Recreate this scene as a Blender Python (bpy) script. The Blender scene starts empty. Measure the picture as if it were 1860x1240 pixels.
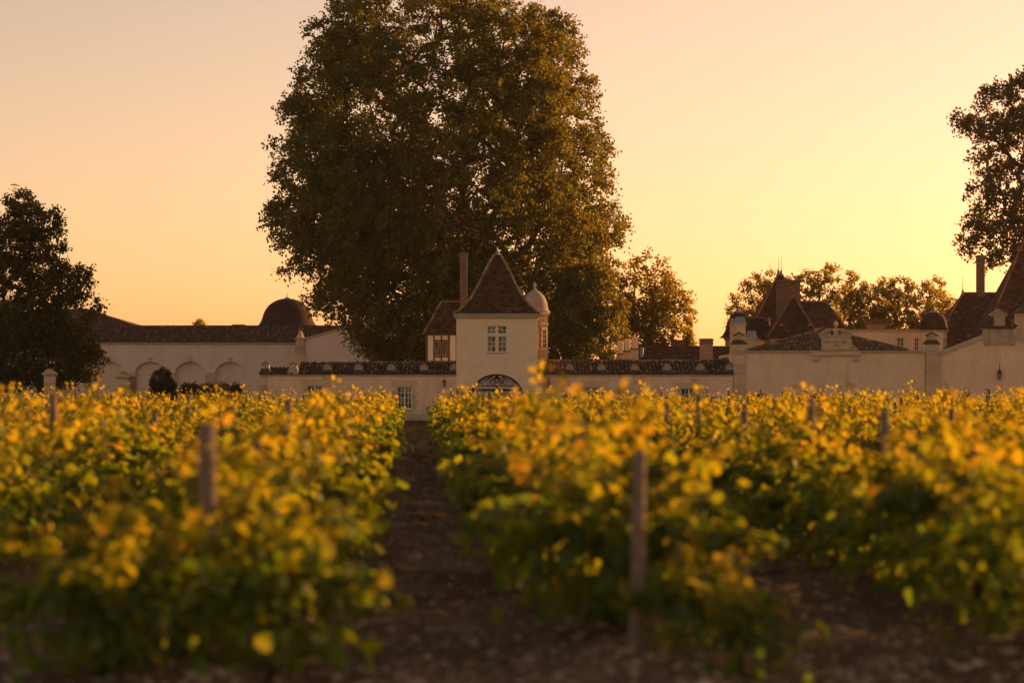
import bpy, bmesh, math, random
import numpy as np
from mathutils import Vector, Matrix

random.seed(7)
RNG = np.random.default_rng(11)
R = math.radians
PI = math.pi
scene = bpy.context.scene
col = scene.collection

# ------------------------------------------------------------------ camera
EYE = 1.95                       # eye height above the vineyard soil
FPX = 4392.0                     # 85 mm on a 36 mm frame, in photograph pixels (1860 wide)
WALL = 132.0                     # metres to the gatehouse front
cam_data = bpy.data.cameras.new('camera')
cam_data.lens = 85
cam_data.sensor_width = 36
cam_data.shift_y = 80 / 1860
cam_data.clip_start = 0.1
cam_data.clip_end = 4000
cam_data.dof.use_dof = True
cam_data.dof.focus_distance = 136
cam_data.dof.aperture_fstop = 1.2
cam = bpy.data.objects.new('camera', cam_data)
cam.location = (0, 0, EYE)
cam.rotation_euler = (R(90), 0, 0)
col.objects.link(cam)
scene.camera = cam

# ------------------------------------------------------------------ sky, sun, exposure
SUN_AZ = R(52)                   # to the right of the view direction, behind the estate
SUN_EL = R(9.5)
world = bpy.data.worlds.new('World')
scene.world = world
world.use_nodes = True
wn = world.node_tree.nodes
wl = world.node_tree.links
bg = wn['Background']
sky = wn.new('ShaderNodeTexSky')
sky.sky_type = 'NISHITA'
sky.sun_disc = False
sky.sun_elevation = SUN_EL
sky.sun_rotation = SUN_AZ
sky.air_density = 0.9
sky.dust_density = 1.1
sky.ozone_density = 1.0
warm = wn.new('ShaderNodeMix')   # the warm white balance of the evening, even over the whole sky
warm.data_type = 'RGBA'
warm.blend_type = 'MULTIPLY'
warm.inputs[0].default_value = 1.0
warm.inputs[7].default_value = (1.0, 0.545, 0.36, 1)
wl.new(sky.outputs[0], warm.inputs[6])
wl.new(warm.outputs[2], bg.inputs[0])
bg.inputs[1].default_value = 0.15

sun_data = bpy.data.lights.new('sun', 'SUN')
sun_data.energy = 3.6
sun_data.angle = R(0.6)
sun_data.color = (1.0, 0.52, 0.18)
sun = bpy.data.objects.new('sun', sun_data)
col.objects.link(sun)
to_sun = Vector((math.sin(SUN_AZ) * math.cos(SUN_EL), math.cos(SUN_AZ) * math.cos(SUN_EL), math.sin(SUN_EL)))
sun.rotation_euler = to_sun.to_track_quat('Z', 'Y').to_euler()
sun.location = (60, 60, 40)

scene.view_settings.view_transform = 'Standard'
scene.view_settings.look = 'None'
scene.view_settings.exposure = 0.9
scene.view_settings.gamma = 1.0
scene.view_settings.use_curve_mapping = False
scene.cycles.use_denoising = True
scene.cycles.max_bounces = 8
scene.cycles.transparent_max_bounces = 8

# ------------------------------------------------------------------ helpers
def X(px, Y=WALL): return (px - 930) * Y / FPX
def Z(py, Y=WALL): return EYE + (700 - py) * Y / FPX

WL = {}                          # world position of each root, so parts can be built in world metres

def tag(o, label=None, cat=None, group=None, kind=None):
    if label: o['label'] = label
    if cat: o['category'] = cat
    if group: o['group'] = group
    if kind: o['kind'] = kind
    return o

def empty(name, loc, label=None, cat=None, group=None):
    o = bpy.data.objects.new(name, None)
    o.empty_display_size = 0.3
    o.location = loc
    col.objects.link(o)
    WL[o] = Vector(loc)
    return tag(o, label, cat, group)

class MB:
    """collects faces and links them as one mesh object"""
    def __init__(self):
        self.v = []; self.f = []; self.t = []
        self.sm = False
    def add(self, vs, fs, tint=0.5):
        n = len(self.v)
        self.v.extend([tuple(p) for p in vs])
        for f in fs:
            self.f.append(tuple(i + n for i in f)); self.t.append(tint)
    def box(self, x0, x1, y0, y1, z0, z1, tint=0.5):
        if x0 > x1: x0, x1 = x1, x0
        if y0 > y1: y0, y1 = y1, y0
        if z0 > z1: z0, z1 = z1, z0
        self.add([(x0,y0,z0),(x1,y0,z0),(x1,y1,z0),(x0,y1,z0),(x0,y0,z1),(x1,y0,z1),(x1,y1,z1),(x0,y1,z1)],
                 [(0,3,2,1),(4,5,6,7),(0,1,5,4),(1,2,6,5),(2,3,7,6),(3,0,4,7)], tint)
        return self
    def bbox(self, x0, x1, y0, y1, z0, z1, b=0.012, tint=0.5):
        """box with chamfered vertical and top edges"""
        if x0 > x1: x0, x1 = x1, x0
        if y0 > y1: y0, y1 = y1, y0
        if z0 > z1: z0, z1 = z1, z0
        b = min(b, (x1-x0)*.3, (y1-y0)*.3, (z1-z0)*.3)
        def ring(i, z): return [(x0+i+b*0,y0+i+b,z),(x0+i+b,y0+i,z),(x1-i-b,y0+i,z),(x1-i,y0+i+b,z),(x1-i,y1-i-b,z),(x1-i-b,y1-i,z),(x0+i+b,y1-i,z),(x0+i,y1-i-b,z)]
        rs = ring(b, z0) + ring(0, z0+b) + ring(0, z1-b) + ring(b, z1)
        fs = [tuple(range(7,-1,-1)), tuple(range(24,32))]
        for k in range(3):
            for i in range(8):
                j = (i+1) % 8
                fs.append((k*8+i, k*8+j, k*8+8+j, k*8+8+i))
        self.add(rs, fs, tint)
        return self
    def prism(self, pts, y0, y1, tint=0.5):
        """outline in (x, z), counter-clockwise seen from the front, pushed from y0 back to y1"""
        n = len(pts)
        vs = [(x, y0, z) for x, z in pts] + [(x, y1, z) for x, z in pts]
        fs = [tuple(range(n)), tuple(range(2*n-1, n-1, -1))]
        for i in range(n):
            j = (i+1) % n
            fs.append((i, i+n, j+n, j))
        self.add(vs, fs, tint)
        return self
    def lathe(self, cx, cy, prof, seg=16, rot=0.0, sq=1.0, tint=0.5):
        """prof: (radius, z) from the bottom up; sq stretches for square plans"""
        vs = []
        for r, z in prof:
            for i in range(seg):
                a = rot + 2*PI*i/seg
                vs.append((cx + r*math.cos(a)*sq, cy + r*math.sin(a)*sq, z))
        fs = []
        for k in range(len(prof)-1):
            for i in range(seg):
                j = (i+1) % seg
                fs.append((k*seg+i, k*seg+j, (k+1)*seg+j, (k+1)*seg+i))
        fs.append(tuple(range(seg-1,-1,-1)))
        m = (len(prof)-1)*seg
        fs.append(tuple(range(m, m+seg)))
        self.add(vs, fs, tint)
        return self
    def tube(self, pts, rad, seg=6, tint=0.5):
        pts = [Vector(p) for p in pts]
        n = len(pts)
        if not hasattr(rad, '__len__'): rad = [rad]*n
        vs = []
        up = Vector((0,0,1))
        for i, p in enumerate(pts):
            d = (pts[min(i+1,n-1)] - pts[max(i-1,0)])
            if d.length < 1e-9: d = Vector((0,0,1))
            d.normalize()
            a = d.cross(Vector((0,1,0.13)) if abs(d.y) < .8 else Vector((1,0,0.1)))
            a.normalize()
            b = d.cross(a)
            for k in range(seg):
                t = 2*PI*k/seg
                vs.append(p + (a*math.cos(t) + b*math.sin(t))*rad[i])
        fs = []
        for i in range(n-1):
            for k in range(seg):
                j = (k+1) % seg
                fs.append((i*seg+k, i*seg+j, (i+1)*seg+j, (i+1)*seg+k))
        fs.append(tuple(range(seg-1,-1,-1)))
        fs.append(tuple(range((n-1)*seg, n*seg)))
        self.add(vs, fs, tint)
        return self
    def mesh(self, name, mat, off=Vector((0,0,0)), smooth=False):
        me = bpy.data.meshes.new(name)
        o = (off.x, off.y, off.z)
        me.from_pydata([(a-o[0], b-o[1], c-o[2]) for a,b,c in self.v], [], self.f)
        at = me.attributes.new('tint', 'FLOAT', 'FACE')
        at.data.foreach_set('value', self.t)
        if smooth:
            me.polygons.foreach_set('use_smooth', [True]*len(me.polygons))
        if mat: me.materials.append(mat)
        me.update()
        return me
    def build(self, name, mat, parent=None, smooth=False, base=None):
        off = WL[parent] if parent is not None else Vector(base if base is not None else (0,0,0))
        ob = bpy.data.objects.new(name, self.mesh(name, mat, off, smooth))
        col.objects.link(ob)
        if parent is not None: ob.parent = parent
        else: ob.location = off
        WL[ob] = off
        return ob

def np_mesh(name, verts, faces_flat, loop_total, mat, tint=None, smooth=False):
    """fast mesh from numpy; faces_flat vertex indices, loop_total per face"""
    me = bpy.data.meshes.new(name)
    nv = len(verts); nf = len(loop_total)
    me.vertices.add(nv); me.vertices.foreach_set('co', np.asarray(verts, dtype=np.float32).ravel())
    me.loops.add(len(faces_flat)); me.loops.foreach_set('vertex_index', np.asarray(faces_flat, dtype=np.int32))
    me.polygons.add(nf)
    lt = np.asarray(loop_total, dtype=np.int32)
    ls = np.concatenate(([0], np.cumsum(lt)[:-1])).astype(np.int32)
    me.polygons.foreach_set('loop_start', ls)
    if smooth: me.polygons.foreach_set('use_smooth', np.ones(nf, dtype=bool))
    me.update(calc_edges=True)
    if tint is not None:
        at = me.attributes.new('tint', 'FLOAT', 'FACE')
        at.data.foreach_set('value', np.asarray(tint, dtype=np.float32))
    if mat: me.materials.append(mat)
    me.validate()
    return me

def link(name, me, parent=None, loc=(0,0,0)):
    ob = bpy.data.objects.new(name, me)
    col.objects.link(ob)
    if parent is not None: ob.parent = parent
    ob.location = loc
    return ob

ORD = ['first','second','third','fourth','fifth','sixth','seventh','eighth','ninth','tenth','eleventh','twelfth','thirteenth','fourteenth','fifteenth','sixteenth','seventeenth','eighteenth','nineteenth','twentieth']
TENS = {2:'twenty',3:'thirty',4:'forty',5:'fifty',6:'sixty',7:'seventy',8:'eighty',9:'ninety'}
def ordinal(n):
    if n <= 20: return ORD[n-1]
    t, u = divmod(n, 10)
    if u == 0: return TENS[t][:-1] + 'ieth'
    return TENS[t] + '-' + ORD[u-1]

# ------------------------------------------------------------------ materials
def new_mat(name):
    m = bpy.data.materials.new(name); m.use_nodes = True
    return m, m.node_tree.nodes, m.node_tree.links, m.node_tree.nodes['Principled BSDF']

def nd(ns, t, **kw):
    n = ns.new(t)
    for k, v in kw.items():
        setattr(n, k, v)
    return n

def ramp(ns, stops):
    r = ns.new('ShaderNodeValToRGB')
    e = r.color_ramp.elements
    e[0].position, e[0].color = stops[0][0], (*stops[0][1], 1)
    e[1].position, e[1].color = stops[-1][0], (*stops[-1][1], 1)
    for p, c in stops[1:-1]:
        x = e.new(p); x.color = (*c, 1)
    return r

def world_pos(ns):
    return nd(ns, 'ShaderNodeNewGeometry').outputs['Position']

def noise(ns, ls, scale, detail=5, rough=.6, vec=None):
    n = nd(ns, 'ShaderNodeTexNoise')
    n.inputs['Scale'].default_value = scale
    n.inputs['Detail'].default_value = detail
    n.inputs['Roughness'].default_value = rough
    if vec is not None: ls.new(vec, n.inputs['Vector'])
    return n

def mixc(ns, ls, fac, a, b, mode='MIX'):
    m = nd(ns, 'ShaderNodeMix', data_type='RGBA', blend_type=mode)
    for i, s in ((0, fac), (6, a), (7, b)):
        if hasattr(s, 'is_linked') or hasattr(s, 'links'): ls.new(s, m.inputs[i])
        elif i == 0: m.inputs[0].default_value = s
        else: m.inputs[i].default_value = (*s, 1)
    return m.outputs[2]

def bump(ns, ls, h, strength, dist, bsdf):
    b = nd(ns, 'ShaderNodeBump')
    b.inputs['Strength'].default_value = strength
    b.inputs['Distance'].default_value = dist
    ls.new(h, b.inputs['Height'])
    ls.new(b.outputs[0], bsdf.inputs['Normal'])

def mat_plaster(name, c1, c2, stain=(.28,.22,.15)):
    m, ns, ls, p = new_mat(name)
    pos = world_pos(ns)
    n1 = noise(ns, ls, .55, 6, .65, pos)
    r1 = ramp(ns, [(.35, c1), (.65, c2)]); ls.new(n1.outputs[0], r1.inputs[0])
    # rain streaks: noise stretched downwards
    mp = nd(ns, 'ShaderNodeMapping'); mp.inputs['Scale'].default_value = (.7, .7, .16)
    ls.new(pos, mp.inputs[0])
    n2 = noise(ns, ls, 1.7, 6, .7, mp.outputs[0])
    r2 = ramp(ns, [(.47, (0,0,0)), (.76, (.65,.65,.65))]); ls.new(n2.outputs[0], r2.inputs[0])
    c = mixc(ns, ls, r2.outputs[0], r1.outputs[0], stain)
    n3 = noise(ns, ls, 9, 4, .7, pos)
    r3 = ramp(ns, [(.3, (.86,.86,.86)), (.7, (1.06,1.06,1.06))]); ls.new(n3.outputs[0], r3.inputs[0])
    c = mixc(ns, ls, 1.0, c, r3.outputs[0], 'MULTIPLY')
    ls.new(c, p.inputs['Base Color'])
    p.inputs['Roughness'].default_value = .92
    p.inputs['Specular IOR Level'].default_value = .15
    n4 = noise(ns, ls, 30, 5, .7, pos)
    bump(ns, ls, n4.outputs[0], .5, .02, p)
    return m

def mat_stone(name, c1, c2, dark=(.07,.06,.045), lich=.55, vary=1.0):
    m, ns, ls, p = new_mat(name)
    pos = world_pos(ns)
    n1 = noise(ns, ls, 2.2, 6, .65, pos)
    r1 = ramp(ns, [(.3, c1), (.7, c2)]); ls.new(n1.outputs[0], r1.inputs[0])
    n2 = noise(ns, ls, 5, 7, .75, pos)
    r2 = ramp(ns, [(lich, (0,0,0)), (lich+.15, (.75,.75,.75))]); ls.new(n2.outputs[0], r2.inputs[0])
    c = mixc(ns, ls, r2.outputs[0], r1.outputs[0], dark)
    at = nd(ns, 'ShaderNodeAttribute', attribute_name='tint')
    r3 = ramp(ns, [(0, (1-.2*vary,1-.22*vary,1-.26*vary)), (1, (1+.15*vary,1+.13*vary,1+.1*vary))]); ls.new(at.outputs['Fac'], r3.inputs[0])
    c = mixc(ns, ls, 1.0, c, r3.outputs[0], 'MULTIPLY')
    ls.new(c, p.inputs['Base Color'])
    p.inputs['Roughness'].default_value = .9
    p.inputs['Specular IOR Level'].default_value = .2
    n4 = noise(ns, ls, 22, 6, .7, pos)
    bump(ns, ls, n4.outputs[0], .6, .03, p)
    return m

def mat_tile(name, stops, lichen=(.10,.095,.08), lich=.58, amt=.7):
    m, ns, ls, p = new_mat(name)
    pos = world_pos(ns)
    at = nd(ns, 'ShaderNodeAttribute', attribute_name='tint')
    r1 = ramp(ns, stops); ls.new(at.outputs['Fac'], r1.inputs[0])
    n2 = noise(ns, ls, 3.5, 7, .75, pos)
    r2 = ramp(ns, [(lich-.08, (0,0,0)), (lich+.12, (amt,amt,amt))]); ls.new(n2.outputs[0], r2.inputs[0])
    c = mixc(ns, ls, r2.outputs[0], r1.outputs[0], lichen)
    n3 = noise(ns, ls, 14, 5, .7, pos)
    r3 = ramp(ns, [(.3, (.7,.7,.7)), (.7, (1.2,1.2,1.2))]); ls.new(n3.outputs[0], r3.inputs[0])
    c = mixc(ns, ls, 1.0, c, r3.outputs[0], 'MULTIPLY')
    ls.new(c, p.inputs['Base Color'])
    p.inputs['Roughness'].default_value = .88
    p.inputs['Specular IOR Level'].default_value = .2
    n4 = noise(ns, ls, 40, 4, .7, pos)
    bump(ns, ls, n4.outputs[0], .4, .015, p)
    return m

def mat_simple(name, c1, c2, scale=6, rough=.6, metal=0.0, bmp=.2, spec=.4):
    m, ns, ls, p = new_mat(name)
    pos = world_pos(ns)
    n1 = noise(ns, ls, scale, 5, .65, pos)
    r1 = ramp(ns, [(.3, c1), (.7, c2)]); ls.new(n1.outputs[0], r1.inputs[0])
    ls.new(r1.outputs[0], p.inputs['Base Color'])
    p.inputs['Roughness'].default_value = rough
    p.inputs['Metallic'].default_value = metal
    p.inputs['Specular IOR Level'].default_value = spec
    if bmp: bump(ns, ls, n1.outputs[0], bmp, .02, p)
    return m

def mat_brick(name, c1, c2, mortar):
    m, ns, ls, p = new_mat(name)
    pos = world_pos(ns)
    sep = nd(ns, 'ShaderNodeSeparateXYZ'); ls.new(pos, sep.inputs[0])
    ad = nd(ns, 'ShaderNodeMath', operation='ADD'); ls.new(sep.outputs[0], ad.inputs[0]); ls.new(sep.outputs[1], ad.inputs[1])
    cb = nd(ns, 'ShaderNodeCombineXYZ'); ls.new(ad.outputs[0], cb.inputs[0]); ls.new(sep.outputs[2], cb.inputs[1])
    b = nd(ns, 'ShaderNodeTexBrick')
    b.inputs['Color1'].default_value = (*c1, 1); b.inputs['Color2'].default_value = (*c2, 1); b.inputs['Mortar'].default_value = (*mortar, 1)
    b.inputs['Scale'].default_value = 1.0
    b.inputs['Brick Width'].default_value = .30; b.inputs['Row Height'].default_value = .085; b.inputs['Mortar Size'].default_value = .014
    ls.new(cb.outputs[0], b.inputs['Vector'])
    n3 = noise(ns, ls, 5, 6, .7, pos)
    r3 = ramp(ns, [(.3, (.55,.55,.55)), (.7, (1.25,1.25,1.25))]); ls.new(n3.outputs[0], r3.inputs[0])
    c = mixc(ns, ls, 1.0, b.outputs[0], r3.outputs[0], 'MULTIPLY')
    ls.new(c, p.inputs['Base Color'])
    p.inputs['Roughness'].default_value = .9
    p.inputs['Specular IOR Level'].default_value = .15
    bump(ns, ls, b.outputs['Fac'], -.6, .01, p)
    return m

def mat_leaf(name, refl, trans, mixt=.5, gloss=.06, rough=.42):
    """refl/trans: ramp stops over the per-leaf tint"""
    m, ns, ls, p = new_mat(name)
    ns.remove(p)
    out = ns['Material Output']
    at = nd(ns, 'ShaderNodeAttribute', attribute_name='tint')
    r1 = ramp(ns, refl); ls.new(at.outputs['Fac'], r1.inputs[0])
    r2 = ramp(ns, trans); ls.new(at.outputs['Fac'], r2.inputs[0])
    d = nd(ns, 'ShaderNodeBsdfDiffuse'); ls.new(r1.outputs[0], d.inputs[0])
    t = nd(ns, 'ShaderNodeBsdfTranslucent'); ls.new(r2.outputs[0], t.inputs[0])
    g = nd(ns, 'ShaderNodeBsdfGlossy'); g.inputs['Roughness'].default_value = rough
    g.inputs[0].default_value = (.9, .9, .8, 1)
    a = nd(ns, 'ShaderNodeMixShader'); a.inputs[0].default_value = mixt
    ls.new(d.outputs[0], a.inputs[1]); ls.new(t.outputs[0], a.inputs[2])
    b = nd(ns, 'ShaderNodeMixShader'); b.inputs[0].default_value = gloss
    ls.new(a.outputs[0], b.inputs[1]); ls.new(g.outputs[0], b.inputs[2])
    ls.new(b.outputs[0], out.inputs[0])
    return m

M = {}
M['plaster'] = mat_plaster('warm_plaster', (.80,.57,.37), (.88,.65,.44), (.62,.42,.26))
M['plaster_white'] = mat_plaster('pale_limewash', (.78,.64,.49), (.84,.70,.55), (.66,.52,.38))
M['panel_white'] = mat_plaster('white_infill', (.78,.70,.63), (.82,.75,.68), (.62,.53,.44))
M['stone'] = mat_stone('limestone', (.56,.41,.25), (.68,.52,.34), (.24,.18,.12), .62)
M['stone_tower'] = mat_stone('ashlar', (.84,.63,.41), (.90,.71,.49), (.66,.47,.30), .62, .35)
M['stone_old'] = mat_stone('weathered_limestone', (.42,.33,.22), (.56,.44,.30), (.12,.10,.07), .56)
M['stone_dark'] = mat_stone('lichened_stone', (.07,.062,.05), (.14,.12,.09), (.03,.03,.025), .5)
M['stone_dome'] = mat_stone('dome_stone', (.33,.265,.20), (.43,.355,.275), (.14,.115,.09), .56)
M['canal'] = mat_tile('canal_tile', [(0, (.035,.024,.017)), (.35, (.095,.06,.04)), (.75, (.19,.115,.07)), (1, (.40,.24,.145))], (.06,.055,.045), .57, .7)
M['canal_red'] = mat_tile('canal_tile_red', [(0, (.07,.045,.03)), (.4, (.18,.10,.06)), (.8, (.30,.17,.10)), (1, (.42,.25,.16))], (.10,.085,.06), .6, .6)  # redder, paler mix of canal tiles
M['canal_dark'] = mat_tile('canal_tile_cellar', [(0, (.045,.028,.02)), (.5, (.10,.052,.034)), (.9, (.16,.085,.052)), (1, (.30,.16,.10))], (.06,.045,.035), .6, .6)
M['flat'] = mat_tile('flat_tile', [(0, (.035,.018,.012)), (.5, (.088,.042,.025)), (.92, (.15,.068,.038)), (1, (.34,.14,.07))], (.05,.042,.034), .60, .7)
M['flat_red'] = mat_tile('flat_tile_red', [(0, (.045,.022,.016)), (.5, (.085,.04,.026)), (.94, (.12,.058,.036)), (1, (.44,.24,.15))], (.07,.05,.04), .62, .5)
M['flat_dark'] = mat_tile('flat_tile_dark', [(0, (.02,.013,.010)), (.5, (.04,.024,.017)), (1, (.07,.04,.026))], (.03,.025,.02), .62, .5)
M['hip'] = mat_tile('hip_tile', [(0, (.16,.11,.075)), (.5, (.27,.18,.12)), (1, (.40,.27,.18))], (.12,.10,.08), .58, .6)
M['hip_red'] = mat_tile('hip_tile_red', [(0, (.20,.085,.05)), (.5, (.30,.125,.07)), (1, (.40,.18,.10))], (.14,.08,.05), .62, .5)
M['zinc'] = mat_simple('zinc', (.24,.24,.24), (.36,.355,.35), 3, .5, .3, .1)
M['timber'] = mat_simple('oak_timber', (.085,.05,.032), (.16,.098,.062), 12, .8, 0, .4, .2)
M['white_paint'] = mat_simple('white_joinery', (.66,.64,.60), (.76,.74,.70), 8, .5, 0, .05)
M['brown_paint'] = mat_simple('brown_joinery', (.20,.12,.07), (.28,.18,.11), 8, .6, 0, .1)
M['iron'] = mat_simple('black_iron', (.012,.012,.012), (.03,.027,.024), 15, .5, .4, .2)
M['brick'] = mat_brick('thin_brick', (.33,.165,.095), (.42,.24,.15), (.46,.36,.26))
M['brick_brown'] = mat_brick('brown_brick', (.17,.095,.06), (.25,.15,.095), (.22,.165,.12))
M['bark'] = mat_simple('bark', (.07,.055,.038), (.19,.155,.11), 2.2, .9, 0, .6, .1)
M['vinewood'] = mat_simple('vine_bark', (.035,.024,.016), (.10,.07,.048), 30, .95, 0, .8, .1)
M['cane'] = mat_simple('green_cane', (.12,.10,.03), (.20,.15,.05), 20, .7, 0, .1, .3)
M['post'] = mat_simple('weathered_post', (.16,.115,.08), (.30,.22,.155), 9, .9, 0, .6, .15)
M['letter'] = mat_simple('red_lettering', (.16,.05,.03), (.22,.07,.04), 20, .8, 0, 0)
M['door'] = mat_simple('pale_door', (.42,.33,.23), (.50,.40,.29), 5, .7, 0, .1)

def mat_glass():
    m, ns, ls, p = new_mat('window_glass')
    pos = world_pos(ns)
    n1 = noise(ns, ls, 1.3, 3, .5, pos)
    r1 = ramp(ns, [(.3, (.018,.016,.012)), (.7, (.075,.065,.045))]); ls.new(n1.outputs[0], r1.inputs[0])
    ls.new(r1.outputs[0], p.inputs['Base Color'])
    p.inputs['Roughness'].default_value = .06
    p.inputs['Specular IOR Level'].default_value = .7
    bump(ns, ls, n1.outputs[0], .08, .05, p)
    return m
M['glass'] = mat_glass()
m, ns, ls, p = new_mat('lantern_glass')
p.inputs['Base Color'].default_value = (.62,.52,.36,1); p.inputs['Roughness'].default_value = .25
p.inputs['Transmission Weight'].default_value = .5
M['lantern_glass'] = m

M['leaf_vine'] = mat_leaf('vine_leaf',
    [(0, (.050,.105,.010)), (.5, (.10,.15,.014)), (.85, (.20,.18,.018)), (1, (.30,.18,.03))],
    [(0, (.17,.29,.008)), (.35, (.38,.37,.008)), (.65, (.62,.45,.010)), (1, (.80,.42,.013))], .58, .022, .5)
M['leaf_plane'] = mat_leaf('plane_leaf',
    [(0, (.055,.075,.014)), (.5, (.088,.108,.018)), (1, (.13,.13,.025))],
    [(0, (.17,.155,.010)), (.5, (.28,.215,.011)), (1, (.42,.26,.013))], .5, .03, .45)
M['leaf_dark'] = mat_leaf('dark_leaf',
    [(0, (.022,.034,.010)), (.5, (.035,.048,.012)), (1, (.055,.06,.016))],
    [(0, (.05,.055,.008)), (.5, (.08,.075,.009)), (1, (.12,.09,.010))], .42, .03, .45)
M['leaf_warm'] = mat_leaf('warm_leaf',
    [(0, (.045,.042,.012)), (.5, (.07,.062,.016)), (1, (.10,.08,.02))],
    [(0, (.14,.10,.010)), (.5, (.22,.14,.011)), (1, (.30,.17,.012))], .48, .03, .45)
M['leaf_light'] = mat_leaf('light_leaf',
    [(0, (.05,.06,.014)), (.5, (.075,.08,.018)), (1, (.11,.10,.024))],
    [(0, (.34,.26,.012)), (.5, (.52,.36,.014)), (1, (.66,.42,.016))], .56, .03, .45)

def mat_soil():
    m, ns, ls, p = new_mat('vineyard_soil')
    pos = world_pos(ns)
    n1 = noise(ns, ls, .8, 8, .7, pos)
    r1 = ramp(ns, [(.3, (.12,.078,.048)), (.55, (.22,.148,.094)), (.75, (.36,.25,.165))]); ls.new(n1.outputs[0], r1.inputs[0])
    n2 = noise(ns, ls, 16, 6, .75, pos)
    r2 = ramp(ns, [(.35, (.55,.55,.55)), (.7, (1.35,1.3,1.25))]); ls.new(n2.outputs[0], r2.inputs[0])
    c = mixc(ns, ls, 1.0, r1.outputs[0], r2.outputs[0], 'MULTIPLY')
    ls.new(c, p.inputs['Base Color'])
    p.inputs['Roughness'].default_value = .97
    p.inputs['Specular IOR Level'].default_value = .1
    bump(ns, ls, n2.outputs[0], .9, .05, p)
    return m
M['soil'] = mat_soil()
M['pebble'] = mat_stone('pebbles', (.36,.26,.18), (.62,.49,.37), (.20,.14,.09), .6)
M['grass'] = mat_leaf('dry_grass', [(0, (.06,.055,.02)), (1, (.13,.10,.04))], [(0, (.10,.09,.02)), (1, (.2,.15,.05))], .35, .02)

# ------------------------------------------------------------------ ground
ROW_SLOPE = -0.03985             # the rows run slightly to the left of the view direction
ROW_OFF = 0.05
ROW_GAP = 3.02
def aisle_x(Y): return ROW_SLOPE * Y + ROW_OFF
def row_x(k, Y): return aisle_x(Y) + (k + .5) * ROW_GAP      # k = 0 first right of the aisle, -1 first left

def lattice_noise(x, y, seed=0):
    xi = np.floor(x).astype(np.int64); yi = np.floor(y).astype(np.int64)
    fx = x - xi; fy = y - yi
    fx = fx*fx*(3-2*fx); fy = fy*fy*(3-2*fy)
    def h(a, b):
        n = (a*374761393 + b*668265263 + seed*1442695041) & 0x7fffffff
        n = (n ^ (n >> 13)) * 1274126177 & 0x7fffffff
        return ((n ^ (n >> 16)) & 0xffff) / 65535.0
    return (h(xi,yi)*(1-fx) + h(xi+1,yi)*fx)*(1-fy) + (h(xi,yi+1)*(1-fx) + h(xi+1,yi+1)*fx)*fy

def ground_z(x, y):
    r = (x - ROW_SLOPE*y - ROW_OFF) / ROW_GAP
    d = np.abs(r - np.floor(r) - .5) * ROW_GAP
    fade = np.clip((128 - y) / 10, 0, 1) * np.clip((y + 5) / 10, 0, 1)
    z = .09*np.exp(-(d/.55)**2)
    z = z + .05*(lattice_noise(x*1.7, y*1.1, 1)-.5) + .085*(lattice_noise(x*4.2, y*4.2, 2)-.5) + .06*(lattice_noise(x*10, y*10, 3)-.5)
    z = z - .03*np.exp(-((d-.95)/.18)**2)
    return z*fade - .0

def build_ground():
    xs = np.concatenate([[-2500,-600,-200,-90,-60,-45], np.arange(-34,-7,1.0), np.arange(-7,7.01,.085), np.arange(8,35,1.0), [45,60,90,200,600,2500]])
    ys = np.concatenate([[-300,-60,-20,0,6], np.arange(9,36,.085), np.arange(36,60,.2), np.arange(60,136,.8), [150,180,220,300,600,3000]])
    gx, gy = np.meshgrid(xs, ys)
    gz = ground_z(gx, gy)
    gz[(np.abs(gx) > 40)] = 0
    v = np.stack([gx.ravel(), gy.ravel(), gz.ravel()], 1)
    nx, ny = len(xs), len(ys)
    i = (np.arange(ny-1)[:,None]*nx + np.arange(nx-1)[None,:]).ravel()
    f = np.stack([i, i+1, i+nx+1, i+nx], 1)
    me = np_mesh('ground', v, f.ravel(), np.full(len(f), 4), M['soil'], smooth=True)
    tag(link('ground', me), 'dark stony vineyard soil between the vine rows', None, None, 'structure')
build_ground()

# ------------------------------------------------------------------ building helpers
def wall_openings(mb, x0, x1, z0, z1, y0, y1, rects, tint=.5):
    """solid wall with rectangular holes; rects (xa, xb, za, zb)"""
    xs = sorted({x0, x1, *[c for r in rects for c in r[:2]]})
    for a, b in zip(xs[:-1], xs[1:]):
        m = (a+b)/2
        holes = sorted([(r[2], r[3]) for r in rects if r[0] < m < r[1]])
        z = z0
        for h0, h1 in holes:
            if h0 > z: mb.box(a, b, y0, y1, z, h0, tint)
            z = h1
        if z < z1: mb.box(a, b, y0, y1, z, z1, tint)

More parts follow.
